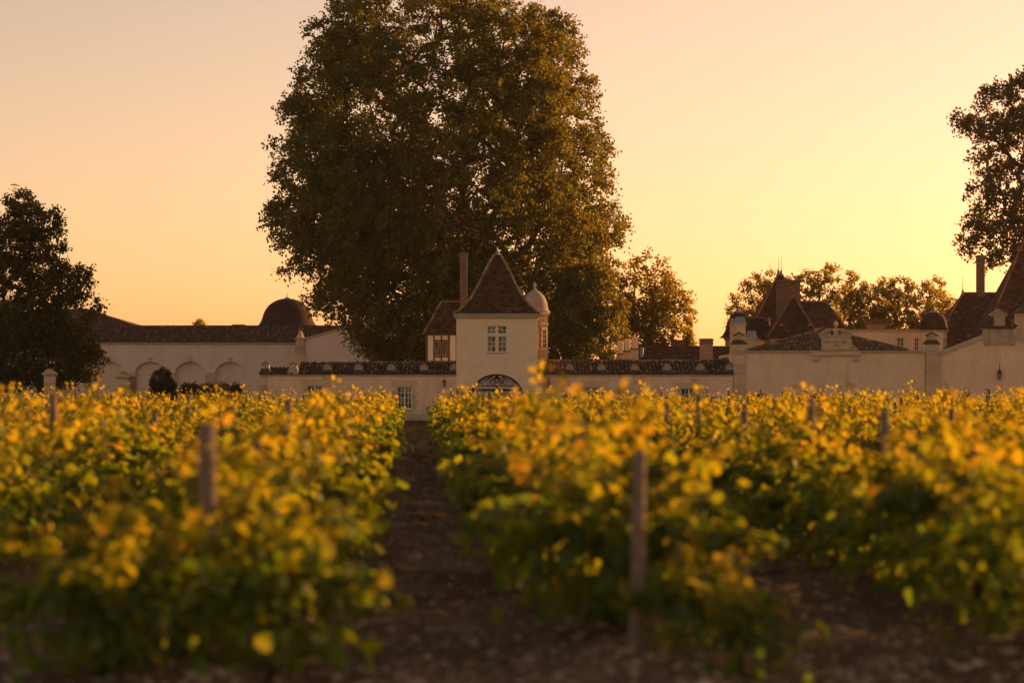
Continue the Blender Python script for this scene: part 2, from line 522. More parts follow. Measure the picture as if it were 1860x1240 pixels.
def casement(parent, x0, x1, z0, z1, y, cols=2, rows=4, mat='white_paint', meet=True, name='window', fw=.05):
    """two-leaf window: frame and bars in one part, each pane its own sub-part"""
    mb = MB()
    mb.box(x0, x0+fw, y, y+.06, z0, z1); mb.box(x1-fw, x1, y, y+.06, z0, z1)
    mb.box(x0+fw, x1-fw, y, y+.06, z1-fw, z1); mb.box(x0+fw, x1-fw, y, y+.06, z0, z0+fw*1.4)
    xm = (x0+x1)/2
    leaves = [(x0+fw, xm-fw*.8), (xm+fw*.8, x1-fw)] if meet else [(x0+fw, x1-fw)]
    if meet: mb.box(xm-fw*.8, xm+fw*.8, y-.012, y+.05, z0+fw*1.4, z1-fw)
    cells = []
    b = .016
    for a, c in leaves:
        for i in range(1, cols):
            xx = a + (c-a)*i/cols
            mb.box(xx-b, xx+b, y+.005, y+.045, z0+fw*1.4, z1-fw)
        for j in range(1, rows):
            zz = z0+fw*1.4 + (z1-fw-z0-fw*1.4)*j/rows
            for i in range(cols):
                mb.box(a+(c-a)*i/cols + (b if i else 0), a+(c-a)*(i+1)/cols - (b if i < cols-1 else 0), y+.008, y+.042, zz-b, zz+b)
        for i in range(cols):
            for j in range(rows):
                cells.append((a+(c-a)*i/cols, a+(c-a)*(i+1)/cols, z0+fw*1.4+(z1-fw-z0-fw*1.4)*j/rows, z0+fw*1.4+(z1-fw-z0-fw*1.4)*(j+1)/rows))
    w = mb.build(name, M[mat], parent)
    for a, c, d, e in cells:
        t = random.uniform(-.006, .006)          # old glass: no two panes lie quite the same
        t2 = random.uniform(-.006, .006)
        g = MB(); g.add([(a,y+.028+t,d),(c,y+.028-t,d),(c,y+.028-t+t2,e),(a,y+.028+t+t2,e),(a,y+.034+t,d),(c,y+.034-t,d),(c,y+.034-t+t2,e),(a,y+.034+t+t2,e)],
                        [(0,1,2,3),(7,6,5,4),(0,4,5,1),(3,2,6,7),(0,3,7,4),(1,5,6,2)])
        g.build('pane', M['glass'], w)
    return w

def canal_roof(mb, O, U, V, width, vmax, vmin=None, pitch=.18, tl=.30, base_t=0.0):
    O, U, V = Vector(O), Vector(U).normalized(), Vector(V).normalized()
    N = U.cross(V)
    n = max(1, int(width/pitch)); pitch = width/n
    arc = [0, .25*PI, .5*PI, .75*PI, PI]
    for i in range(n):
        u = (i+.5)*pitch
        v1 = vmax(u) if callable(vmax) else vmax
        v0 = (vmin(u) if callable(vmin) else vmin) if vmin is not None else 0
        if v1 - v0 < .05: continue
        mb.add([O+U*(u-pitch/2)+V*v0, O+U*(u+pitch/2)+V*v0, O+U*(u+pitch/2)+V*v1, O+U*(u-pitch/2)+V*v1], [(0,1,2,3)], .10)
        m = max(1, round((v1-v0)/tl)); st = (v1-v0)/m
        wob = random.uniform(-.022, .022); jit = random.uniform(0, st*.7)
        for j in range(m):
            a = v0 + st*j - .02 - (jit if j else 0); b = min(v1, v0+st*(j+1)+.03 - (jit if j < m-1 else 0))
            tnt = random.random()**1.4
            if random.random() < .05: tnt = random.uniform(.9, 1)
            du = wob + random.uniform(-.012, .012); lift = .018 + random.uniform(0,.012)
            vs = []
            for r, v, l in ((pitch*.43, a, lift), (pitch*.35, b, .004)):
                for t in arc:
                    vs.append(O + U*(u+du+r*math.cos(t)) + V*v + N*(r*.85*math.sin(t)+l))
            mb.add(vs, [(k+1, k, k+5, k+6)[::-1] for k in range(4)], tnt)
            mb.add(vs[:5], [(0,1,2,3,4)], .12)  # dark cap paints the shade inside the open tile end

def flat_tiles(mb, BL, BR, TL, TR, tw=.24, ex=.14, under=True):
    BL, BR, TL, TR = map(Vector, (BL, BR, TL, TR))
    N = (BR-BL).cross((TL+TR)/2-(BL+BR)/2).normalized()
    L = ((TL+TR)/2-(BL+BR)/2).length
    n = max(1, round(L/ex))
    if under: mb.add([BL-N*.03, BR-N*.03, TR-N*.03, TL-N*.03], [(0,1,2,3)], .1)
    for j in range(n):
        t0 = j/n; t1 = min(1, (j+1.3)/n)
        l0, r0, l1, r1 = BL.lerp(TL,t0), BR.lerp(TR,t0), BL.lerp(TL,t1), BR.lerp(TR,t1)
        w = (r0-l0).length
        m = max(1, round(w/tw))
        cuts = [0]+[(k+(.5 if j % 2 else 0))/m for k in range(0 if j % 2 else 1, m)]+[1]
        for a, b in zip(cuts[:-1], cuts[1:]):
            lf = .030+random.uniform(-.006,.014)
            g = .004/max(w,.1)
            tnt = min(.9, max(0, random.gauss(.45,.2)))
            if random.random() < .02: tnt = random.uniform(.93,1)
            A, B = l0.lerp(r0,a+g)+N*lf, l0.lerp(r0,b-g)+N*lf
            C, D = l1.lerp(r1,b-g)+N*.006, l1.lerp(r1,a+g)+N*.006
            mb.add([A,B,C,D, l0.lerp(r0,a+g)-N*.01, l0.lerp(r0,b-g)-N*.01], [(0,1,2,3),(4,5,1,0)], tnt)

def hip_line(parent, pts, r=.09, mat='hip', name='hip_tile', seg=.36):
    """row of half-round capping tiles, each its own piece"""
    pts = [Vector(p) for p in pts]
    mb = MB()
    for a, b in zip(pts[:-1], pts[1:]):
        n = max(1, round((b-a).length/seg))
        for i in range(n):
            p, q = a.lerp(b, i/n), a.lerp(b, min(1,(i+1.12)/n))
            mb.tube([p, q], [r*random.uniform(.98,1.1), r*.86], 7, random.random())
    return mb.build(name, M[mat], parent, smooth=False)

def moulding(mb, x0, x1, yf, z, steps, back=.3):
    """cornice: steps of (height, projection) from the top down, butted one under the other"""
    for h, p in steps:
        mb.box(x0-p, x1+p, yf-p, yf+back, z-h, z)
        z -= h
    return z

def ashlar(parent, name, x0, x1, y0, y1, z0, z1, mat='stone', bh=.42):
    """a stack of dressed blocks with recessed joints; each block a piece of its own"""
    core = MB(); core.box(x0+.02, x1-.02, y0+.02, y1-.02, z0, z1); p = core.build(name, M[mat], parent)
    n = max(1, round((z1-z0)/bh)); h = (z1-z0)/n
    for i in range(n):
        b = MB(); b.bbox(x0, x1, y0, y1, z0+i*h+.006, z0+(i+1)*h-.006, .012, random.random())
        b.build('block', M[mat], p)
    return p

def chimney(label, name, x0, x1, y, d, z0, z1, mat, cap='brick_brown', flare=.06, capz=.25, pots=0, parentloc=None):
    c = empty(name, ((x0+x1)/2, y, z0), label, 'chimney')
    s = MB(); s.box(x0, x1, y, y+d, z0, z1-capz); s.build('shaft', M[mat], c)
    k = MB()
    k.box(x0-flare*.5, x1+flare*.5, y-flare*.5, y+d+flare*.5, z1-capz, z1-capz*.72)
    k.box(x0-flare*.15, x1+flare*.15, y-flare*.15, y+d+flare*.15, z1-capz*.72, z1-capz*.3)
    k.box(x0-flare, x1+flare, y-flare, y+d+flare, z1-capz*.3, z1-.03)
    k.box(x0+.05, x1-.05, y+.05, y+d-.05, z1-.03, z1)
    k.build('cap', M[cap], c)
    return c

def roof_stone(parent, px, Y, zt, w=.52):
    """small gabled stone set on the roof slope over a dark flared foot"""
    x = X(px); S = WALL/FPX
    g = MB()
    zb = Z(671.5)
    h = w/2
    z2 = Z(664)
    g.prism([(x-h*.86, zb), (x+h*.86, zb), (x+h*.86, z2-.05), (x+h*.3, Z(660)), (x-h*.3, Z(660)), (x-h*.86, z2-.05)], Y-.30, Y+.5, .1)
    o = g.build('gabled_stone', M['stone_old'], parent)
    c = MB()
    c.prism([(x-h*1.02, z2-.07), (x-h*.86, z2-.04), (x-h*.3, Z(660)+.004), (x+h*.3, Z(660)+.004), (x+h*.86, z2-.04), (x+h*1.02, z2-.07), (x+h*.98, z2-.02), (x+h*.34, Z(660)+.05), (x-h*.34, Z(660)+.05), (x-h*.98, z2-.02)][::1], Y-.34, Y+.5, .3)
    c.build('coping', M['stone_dark'], o)
    d = MB()
    d.prism([(x-h*1.6, Z(679)), (x+h*1.6, Z(679)), (x+h*1.05, zb-.004), (x-h*1.05, zb-.004)], Y-.36, Y+.3, .3)
    d.build('foot', M['stone_dark'], o)
    f = MB()                                     # lead flashing running down beside the stone
    f.tube([(x+h*.95, Y-.30, zb+.02), (x+h*1.35, Y-.34, Z(675.5)), (x+h*1.75, Y-.36, Z(677.5))], .018, 5)
    f.build('flashing', M['zinc'], o)

def lantern(name, label, x, y, z0, z1, group, spike=0):
    """wall lantern: tapered glazed cage, hood, finial, bracket"""
    h = z1-z0; w = h*.36
    o = empty(name, (x, y, z0), label, 'lantern', group)
    yc = y - w*.75
    g = MB(); g.lathe(x, yc, [(w*.26, z0+h*.10), (w*.5, z0+h*.55)], 6, PI/6); g.build('glass', M['lantern_glass'], o)
    c = MB()
    for i in range(6):
        a = PI/6 + i*PI/3
        c.tube([(x+w*.29*math.cos(a), yc+w*.29*math.sin(a), z0+h*.09), (x+w*.53*math.cos(a), yc+w*.53*math.sin(a), z0+h*.56)], h*.02, 4)
    c.lathe(x, yc, [(w*.06, z0), (w*.2, z0+h*.05), (w*.32, z0+h*.1)], 6, PI/6)
    c.build('cage', M['iron'], o)
    d = MB(); d.lathe(x, yc, [(w*.6, z0+h*.55), (w*.58, z0+h*.6), (w*.3, z0+h*.76), (w*.34, z0+h*.78), (w*.2, z0+h*.86), (w*.07, z0+h*.9), (w*.07, z0+h*.95), (.004, z1)], 6, PI/6)
    if spike: d.lathe(x, yc, [(w*.1, z1-.02), (w*.05, z1+spike*.5), (.004, z1+spike)], 6)
    d.build('hood', M['iron'], o)
    b = MB(); b.tube([(x, y+.01, z0+h*.3), (x, y-w*.05, z0+h*.12), (x, yc, z0+h*.03)], h*.03, 5)
    b.box(x-w*.12, x+w*.12, y-.012, y+.02, z0+h*.2, z0+h*.42); b.build('bracket', M['iron'], o)
    return o

S = WALL / FPX

# ------------------------------------------------------------------ low ranges on both sides of the gate tower
def low_range(name, label, pa, pb, wins, stones, part_left):
    Y = WALL
    r = empty(name, (X((pa+pb)/2), Y, 0), label, 'building')
    xa, xb = X(pa), X(pb)
    ztop = Z(683); depth = 5.0
    rects = [(X(w[0]), X(w[1]), Z(w[3]), Z(w[2])) for w in wins]
    mb = MB(); wall_openings(mb, xa, xb, -.3, ztop, Y, Y+.35, rects)
    mb.box(xa, xb, Y+depth-.3, Y+depth, -.3, ztop); mb.box(xa, xa+.3, Y+.35, Y+depth-.3, -.3, ztop); mb.box(xb-.3, xb, Y+.35, Y+depth-.3, -.3, ztop)
    wall = mb.build('wall', M['plaster'], r)
    pl = MB(); pl.box(xa-.0, xb, Y-.03, Y-.001, -.3, .42); pl.build('plinth', M['stone'], r)
    # stone cornice laid in lengths
    x = xa
    co = MB(); co.box(xa, xb, Y-.04, Y+.3, ztop, Z(681.6)); cor = co.build('cornice', M['stone'], r)
    while x < xb-.05:
        L = min(random.uniform(1.1, 1.7), xb-x)
        if xb-x-L < .4: L = xb-x
        b = MB(); b.bbox(x+.004, x+L-.004, Y-.11, Y+.25, Z(681.6), Z(680.0), .014, random.random()); b.build('block', M['stone'], cor)
        x += L
    # roof
    run = 2.5; ze = Z(680); zr = Z(658, Y+run)
    V = Vector((0, run, zr-ze)); Ls = V.length
    def split(px0, px1, zridge, k):
        Vv = Vector((0, run, zridge-ze)); Lv = Vv.length
        m = MB(); canal_roof(m, (X(px0), Y-.13, ze+.005), (1,0,0), Vv, X(px1)-X(px0), Lv, None, .215, .31)
        m.add([(X(px0), Y+run-.13, zridge), (X(px1), Y+run-.13, zridge), (X(px1), Y+depth+.1, ze), (X(px0), Y+depth+.1, ze)], [(0,1,2,3)], .1)
        o = m.build('roof', M['canal'], r); o['kind'] = 'stuff'
        return o
    if part_left:
        o = split(540, pb, zr, 1); split(pa+3, 534, Z(668, Y+run), 0)
        rd = MB(); rd.box(X(561), X(pb), Y+run-.22, Y+run-.02, zr-.02, zr+.045); rd.build('lead_ridge', M['zinc'], r)
    else:
        o = split(pa, pb, Z(655.5, Y+run), 1)
        hip_line(r, [(X(pa), Y+run-.13, Z(655.5, Y+run)+.02), (X(1302), Y+run-.13, Z(655.5, Y+run)+.02)], .075, 'canal_red', 'ridge_tile', .4)
        rs = MB(); canal_roof(rs, (X(1300), Y+run-.4, Z(656, Y+run)), (1,0,0), (0, run, zr-ze), X(1331)-X(1300), lambda u: .12+u*.75, None, .215, .31)
        rs.build('raised_roof', M['canal_red'], r)['kind'] = 'stuff'
    for p in stones: roof_stone(r, p, Y+.46, zr)
    for w in wins:
        a, b, t, l = X(w[0]), X(w[1]), Z(w[2]), Z(w[3])
        casement(r, a, b, l, t, Y+.14, 2, w[4], 'white_paint', True)
        sm = MB()                                # flush stone surround, toothed like quoins
        n = 5; hh = (t-l)/n
        for i in range(n):
            ww = .30 if i % 2 else .20
            sm.box(a-ww, a-.001, Y-.012, Y+.1, l+i*hh+.004, l+(i+1)*hh-.004, random.random()); sm.box(b+.001, b+ww, Y-.012, Y+.1, l+i*hh+.004, l+(i+1)*hh-.004, random.random())
        sm.box(a-.34, b+.34, Y-.012, Y+.1, t+.001, t+.33, .7)
        sm.build('window_surround', M['stone'], r)
        sl = MB(); sl.bbox(a-.06, b+.06, Y-.07, Y+.13, l-.11, l-.002, .012); sl.build('sill', M['stone'], r)
    return r

left = low_range('gatehouse_range', 'low plastered range with tiled roof left of the gate tower', 472, 829,
          [(558, 585, 700, 743, 4), (721.5, 748, 702, 743, 4)], [593.6, 650, 710, 770, 824], True)
# end quoins and the two stone house-shaped finials
ashlar(left, 'quoin', X(471.6), X(486), WALL-.02, WALL+.3, 0.42, Z(684), 'stone', .5)
for p, w, zt, mt in ((482, 13, 657, 'stone_old'), (532.5, 13.5, 658.5, 'stone')):
    f = MB(); x = X(p); h = w*S/2; y0 = WALL-.06
    f.prism([(x-h, Z(669)), (x+h, Z(669)), (x+h, Z(zt+4.5)), (x, Z(zt)), (x-h, Z(zt+4.5))], y0, y0+.5)
    o = f.build('finial_stone', M[mt], left)
    d = MB(); d.prism([(x-h-.03, Z(zt+5)), (x-h-.03, Z(zt+3.6)), (x, Z(zt-1.1)), (x+h+.03, Z(zt+3.6)), (x+h+.03, Z(zt+5)), (x, Z(zt)+.01)][::-1], y0-.04, y0+.54); d.build('coping', M['stone_dark'], o)
    b = MB(); b.box(x-h*1.25, x+h*1.25, y0-.05, y0+.55, Z(674), Z(669)-.002); b.box(x-h*1.7, x+h*1.5, y0-.09, y0+.6, Z(680)+.004, Z(674)-.002); b.build('foot', M['stone_dark' if p < 500 else 'stone_old'], o)

right = low_range('gatehouse_range', 'low plastered range with long tiled roof right of the gate tower', 976, 1332,
          [(1059, 1087, 703, 745, 4), (1237, 1266, 705, 747, 4)], [981, 1035, 1093, 1153, 1212, 1273, 1326], False)

# ------------------------------------------------------------------ gate tower
def gate_tower():
    Y = WALL-.05; D = 4.4
    x0, x1 = X(829), X(976); cx = (x0+x1)/2
    t = empty('gate_tower', (cx, Y, 0), 'square gate tower with steep flared tile roof above the archway', 'tower')
    ztop = Z(578.5)
    ax, aw = X(902.5), 49.5*S
    zs = Z(722); rise = 43*S
    def az(x):
        u = max(-1, min(1, (x-ax)/aw))
        return zs + rise*math.sqrt(max(0, 1-u*u))
    wx0, wx1, wz0, wz1 = X(885.5), X(920), Z(639.5), Z(592)
    def face(mb, y0, y1, win):
        zc = Z(674)
        mb.box(x0, ax-aw, y0, y1, -.3, zc); mb.box(ax+aw, x1, y0, y1, -.3, zc)
        n = 28
        xs = [ax-aw*math.cos(PI*i/n) for i in range(n+1)]
        for a, b in zip(xs[:-1], xs[1:]):
            mb.prism([(a, az(a)), (b, az(b)), (b, zc), (a, zc)], y0, y1)
        wall_openings(mb, x0, x1, zc, ztop, y0, y1, [(wx0, wx1, wz0, wz1)] if win else [])
    mb = MB()
    face(mb, Y, Y+.55, True); face(mb, Y+D-.55, Y+D, False)
    mb.box(x0, x0+.5, Y+.55, Y+D-.55, -.3, ztop); mb.box(x1-.5, x1, Y+.55, Y+D-.55, -.3, ztop)
    mb.box(x0+.5, x1-.5, Y+.55, Y+D-.55, Z(672), Z(668))
    mb.build('wall', M['stone_tower'], t)
    # dressed quoins at both corners, flush blocks a few millimetres proud
    qn = 12; zq0 = .0; hq = (Z(582)-zq0)/qn
    for i in range(qn):
        for s in (0, 1):
            w = .62 if (i+s) % 2 else .38
            a, b = (x0-.004, x0+w) if s == 0 else (x1-w, x1+.004)
            q = MB(); q.bbox(a, b, Y-.006, Y+.4, zq0+i*hq+.004, zq0+(i+1)*hq-.004, .006, random.random()); q.build('quoin', M['stone_tower'], t)
    # arch stones
    nv = 15
    for i in range(nv):
        a0, a1 = PI*i/nv+.01, PI*(i+1)/nv-.01
        def pt(a, k):
            return (ax-math.cos(a)*(aw+k), zs+math.sin(a)*(rise+k))
        o = MB(); o.prism([pt(a0,.003), pt(a0,.34), pt(a1,.34), pt(a1,.003)][::-1], Y-.009, Y+.3, random.random()); o.build('voussoir', M['stone_tower'], t)
    # cornice and gutter
    c = MB(); moulding(c, x0, x1, Y, Z(574.5), [(.06, .13), (.05, .08)], D); c.build('cornice', M['stone'], t)
    g = MB(); g.box(x0-.17, x1+.17, Y-.17, Y+D+.17, Z(574.5)+.002, Z(568.8)); g.build('gutter', M['zinc'], t)
    # cross window: stone mullion and transom, four glazed lights
    xm = (wx0+wx1)/2; zt = wz1-(16.2)*S
    cm = MB()
    cm.box(xm-.065, xm+.065, Y+.06, Y+.2, wz0, wz1); cm.box(wx0, xm-.065, Y+.065, Y+.2, zt-.06, zt+.05); cm.box(xm+.065, wx1, Y+.065, Y+.2, zt-.06, zt+.05)
    cm.build('stone_cross', M['stone_tower'], t)
    for a, b in ((wx0, xm-.065), (xm+.065, wx1)):
        casement(t, a, b, zt+.05, wz1, Y+.12, 2, 2, 'white_paint', False, fw=.035)
        casement(t, a, b, wz0, zt-.06, Y+.12, 2, 3, 'white_paint', False, fw=.035)
    s = MB(); s.bbox(wx0-.04, wx1+.04, Y-.04, Y+.11, wz0-.07, wz0-.002, .01); s.build('sill', M['stone'], t)
    bk = MB(); bk.box(wx0-.1, wx1+.1, Y+.9, Y+.95, wz0-.2, wz1+.2); bk.build('dark_room_backing', M['brown_paint'], t)  # brown sheet standing in for the unlit dark of the room
    # flared roof
    cxr, cyr = X(903), Y+D/2
    prof = [(79, 569.2), (70, 564.5), (60.5, 556.5), (49.5, 543.5), (41.5, 530), (33.5, 515), (21.5, 489), (5.5, 459)]
    kk = D/2/(73.5*S)
    P = [(r*S*1.0, Z(z)) for r, z in prof]
    rf = MB()
    for (r0, z0), (r1, z1) in zip(P[:-1], P[1:]):
        for sx, sy in ((0,-1), (1,0), (0,1), (-1,0)):
            def cor(r, z, e):
                # e = -1 left end, +1 right end of that side, seen from outside
                tx, ty = -sy*e, sx*e
                return (cxr + (sx+tx)*r, cyr + (sy+ty)*r, z)
            flat_tiles(rf, cor(r0,z0,-1), cor(r0,z0,1), cor(r1,z1,-1), cor(r1,z1,1), .22, .13)
    roof = rf.build('roof', M['flat'], t); roof['kind'] = 'stuff'
    for sx, sy in ((-1,-1), (1,-1), (1,1), (-1,1)):
        hip_line(roof, [(cxr+sx*(r+.01), cyr+sy*(r+.01), z+.02) for r, z in P], .075, 'hip', 'hip_tile', .32)
    f = MB(); f.lathe(cxr, cyr, [(.20, Z(462)), (.15, Z(458)), (.09, Z(455)), (.11, Z(453.5)), (.05, Z(451)), (.03, Z(448)), (.005, Z(444))], 8)
    f.build('lead_finial', M['zinc'], roof)
    # lamp-black soffit over the passage and courtyard arch are part of the wall; cobbled threshold
    th = MB(); th.box(ax-aw-.1, ax+aw+.1, Y-.3, Y+D+.3, -.05, .03); th.build('threshold', M['stone_old'], t)
    return t, ax, aw, zs, rise, az, Y
tower, GX, GW, GZS, GRISE, gaz, GY = gate_tower()

# wrought iron gate filling the arch
def iron_gate():
    y = GY+.32
    g = empty('iron_gate', (GX, y, 0), 'black wrought iron gate with scrolled fanlight in the tower archway', 'gate')
    fr = MB()
    n = 24
    arc = [(GX-math.cos(PI*i/n)*(GW-.04), y, GZS+math.sin(PI*i/n)*(GRISE-.04)) for i in range(n+1)]
    fr.tube([(GX-GW+.04, y, 0)] + arc + [(GX+GW-.04, y, 0)], .045, 6)
    zb = Z(701); zb2 = Z(708)
    wb = GW*math.sqrt(1-((zb-GZS)/GRISE)**2); wb2 = GW*math.sqrt(1-((zb2-GZS)/GRISE)**2)
    fr.box(GX-wb, GX+wb, y-.03, y+.03, zb-.03, zb+.03); fr.box(GX-wb2, GX+wb2, y-.035, y+.035, zb2-.07, zb2+.06)
    fr.box(GX-.05, GX+.05, y-.03, y+.03, 0, zb)
    fr.build('frame', M['iron'], g)
    # scrolls
    def spiral(cx, cz, r, turns, start, sgn):
        return [(cx+sgn*r*(1-.85*i/18)*math.cos(start+turns*2*PI*i/18), y, cz+r*(1-.85*i/18)*math.sin(start+turns*2*PI*i/18)) for i in range(19)]
    for s in (-1, 1):
        for u, w, r, st in ((.20, .50, .15, 0), (.33, .32, .17, 2), (.46, .52, .12, 1), (.55, .22, .15, 4), (.66, .38, .12, 3), (.76, .17, .13, 1), (.30, .68, .10, 5), (.13, .22, .12, 2.5), (.86, .12, .08, 0)):
            sc = MB(); cz = zb + (GZS+GRISE-zb)*w*1.0
            cx = GX+s*GW*u
            sc.tube(spiral(cx, cz, r, 1.4, st, s), .020, 5)
            sc.build('scroll', M['iron'], g)
        st = MB()
        st.tube([(GX+s*GW*q, y, zb+(GZS+GRISE-zb)*k) for q, k in ((.08,.95),(.22,.78),(.35,.62),(.52,.50),(.70,.35),(.84,.12))], .018, 5)
        st.tube([(GX+s*GW*q, y, zb+(GZS+GRISE-zb)*k) for q, k in ((.05,.02),(.16,.10),(.26,.24),(.24,.42),(.12,.55))], .018, 5)
        st.build('stem', M['iron'], g)
    # gate leaves: upright bars, a lower panel
    for s in (-1, 1):
        lf = MB()
        lf.box(GX+s*.06, GX+s*.13, y-.02, y+.02, .1, zb2-.07); lf.box(GX+s*(GW-.16), GX+s*(GW-.09), y-.02, y+.02, .1, zb2-.4)
        lf.box(GX+s*.13, GX+s*(GW-.16), y-.02, y+.02, .1, .18); lf.box(GX+s*.13, GX+s*(GW-.16), y-.02, y+.02, .95, 1.02)
        lf.box(GX+s*.13, GX+s*(GW-.16), y-.008, y+.008, .18, .95)
        lv = lf.build('gate_leaf', M['iron'], g)
        k = 9
        for i in range(k):
            xx = GX+s*(.13+(GW-.29)*(i+.5)/k)
            b = MB(); b.tube([(xx, y, 1.02), (xx, y, zb2-.07)], .014, 5); b.build('bar', M['iron'], lv)
    return g
iron_gate()
# lantern hanging under the crown of the arch
def hanging_lantern():
    y = GY+.18; zt = GZS+GRISE; zb = Z(697)
    o = empty('hanging_lantern', (GX, y, zb), 'black iron lantern hanging under the crown of the gate arch', 'lantern')
    g = MB(); g.lathe(GX, y, [(.10, zb+.06), (.17, zb+.28)], 6); g.build('glass', M['lantern_glass'], o)
    c = MB()
    for i in range(6):
        a = i*PI/3
        c.tube([(GX+.11*math.cos(a), y+.11*math.sin(a), zb+.05), (GX+.185*math.cos(a), y+.185*math.sin(a), zb+.29)], .014, 4)
    c.lathe(GX, y, [(.02, zb), (.12, zb+.05)], 6); c.build('cage', M['iron'], o)
    h = MB(); h.lathe(GX, y, [(.22, zb+.28), (.19, zb+.32), (.10, zb+.40), (.11, zb+.42), (.05, zb+.47), (.03, zt-.002)], 6); h.build('hood', M['iron'], o)
hanging_lantern()
lantern('wall_lantern', 'wall lantern on the plaster just left of the gate tower', X(807), WALL-.0, Z(703), Z(686.5), 'wall lanterns')
lantern('wall_lantern', 'wall lantern on the plaster just right of the gate tower', X(996), WALL-.0, Z(704), Z(687), 'wall lanterns')

# ------------------------------------------------------------------ court wall seen through the gate
CY = 186.0
cw = empty('courtyard_wall', (X(905, CY), CY, 0), 'pale courtyard wall with a door seen through the gate', 'wall')
m_ = MB(); m_.box(X(780,CY), X(1040,CY), CY, CY+.4, -.1, 3.3); m_.build('wall', M['panel_white'], cw)
m_ = MB(); m_.box(X(780,CY)-.05, X(1040,CY)+.05, CY-.1, CY+.5, 3.3, 3.42); m_.build('coping', M['stone'], cw)
m_ = MB(); m_.box(X(893,CY), X(914,CY), CY-.07, CY-.002, 0, 1.6); m_.build('door', M['door'], cw)

# ------------------------------------------------------------------ half-timbered lodge behind the tower
def lodge():
    Y = 141.0; s = Y/FPX
    x0, x1 = X(773.5,Y), X(846,Y)
    r = empty('timbered_lodge', ((x0+x1)/2, Y, 0), 'half timbered lodge with white infill behind the gate tower', 'building')
    zt = Z(606,Y)
    a, b, t, l = X(788.5,Y), X(815.5,Y), Z(619.5,Y), Z(646,Y)
    mb = MB(); wall_openings(mb, x0+.05, x1, -.1, zt, Y+.05, Y+.3, [(a, b, l, t)])
    mb.box(x0+.05, x0+.3, Y+.3, Y+5, -.1, zt); mb.box(x0+.3, x1, Y+4.8, Y+5, -.1, zt); mb.build('infill_wall', M['panel_white'], r)
    def tim(p0, p1, q0, q1, d=0.0):
        k = MB(); k.bbox(X(p0,Y), X(p1,Y), Y-.005-d, Y+.12, Z(q1,Y), Z(q0,Y), .01); k.build('timber', M['timber'], r)
    tim(773, 777, 609, 662); tim(770.5, 846, 605, 609, .03)
    tim(787.0, 789.6, 609.1, 658); tim(800.3, 803, 609.1, 619.3); tim(800.3, 803, 646.4, 658); tim(813.6, 817, 609.1, 658); tim(828, 831, 609.1, 658)
    tim(789.7, 813.5, 617, 619.4); tim(789.7, 813.5, 646.2, 648.6)
    tim(777.1, 787.0, 655, 657.5); tim(789.7, 800.2, 655, 657.5); tim(803.1, 813.5, 655, 657.5); tim(817.1, 828, 655, 657.5)
    tim(773, 846, 658.2, 661, .01)
    for p, q in ((789.7, 800.5), (803.2, 813.5)):
        casement(r, X(p,Y)+.01, X(q,Y)-.01, l+.01, t-.01, Y+.06, 2, 2, 'brown_paint', False, fw=.045)
    k = MB(); k.box(X(800.6,Y), X(803.1,Y), Y+.0, Y+.12, l, t); k.build('timber', M['timber'], r)
    # roof: steep, flared foot, hipped at the left
    ze, zr = Z(605,Y), Z(546,Y)
    xl, xr = X(769.5,Y), X(846,Y)
    prof = [(0, 0.0), (.12, .07), (.45, .27), (1, .40)]   # height share, inset as a share of plan depth
    ro = MB(); dep = 5.2; yc = Y+2.5
    pts = []
    for h, i in prof:
        z = ze+(zr-ze)*h
        inset = i*2.45*.99
        pts.append((xl+ (0, 4/32.0*1.0, 14/32.0, 31/32.0)[prof.index((h,i))]*(X(800,Y)-xl), Y-.15+ i/.40*2.6, Y+dep-.0 - i/.40*2.55, z))
    for (xa, yf, yb, z), (xa2, yf2, yb2, z2) in zip(pts[:-1], pts[1:]):
        flat_tiles(ro, (xa,yf,z), (xr,yf,z), (xa2,yf2,z2), (xr,yf2,z2), .24, .14)
        flat_tiles(ro, (xa,yb,z), (xa,yf,z), (xa2,yb2,z2), (xa2,yf2,z2), .24, .14)
        flat_tiles(ro, (xr,yb,z), (xa,yb,z), (xr,yb2,z2), (xa2,yb2,z2), .24, .14)
    roof = ro.build('roof', M['flat'], r); roof['kind'] = 'stuff'
    hip_line(roof, [(p[0], p[1], p[3]+.02) for p in pts], .07, 'hip_red', 'hip_tile', .32)
    hip_line(roof, [(pts[-1][0], (pts[-1][1]+pts[-1][2])/2, zr+.03), (xr, (pts[-1][1]+pts[-1][2])/2, zr+.03)], .07, 'hip_red', 'ridge_tile', .34)
lodge()
chimney('tall slender brick chimney left of the gate tower roof', 'brick_chimney', X(835.3,142.5), X(848.6,142.5), 142.5, .45, 3.8, Z(458,142.5), 'brick_brown', 'brick_brown', .05, .62)

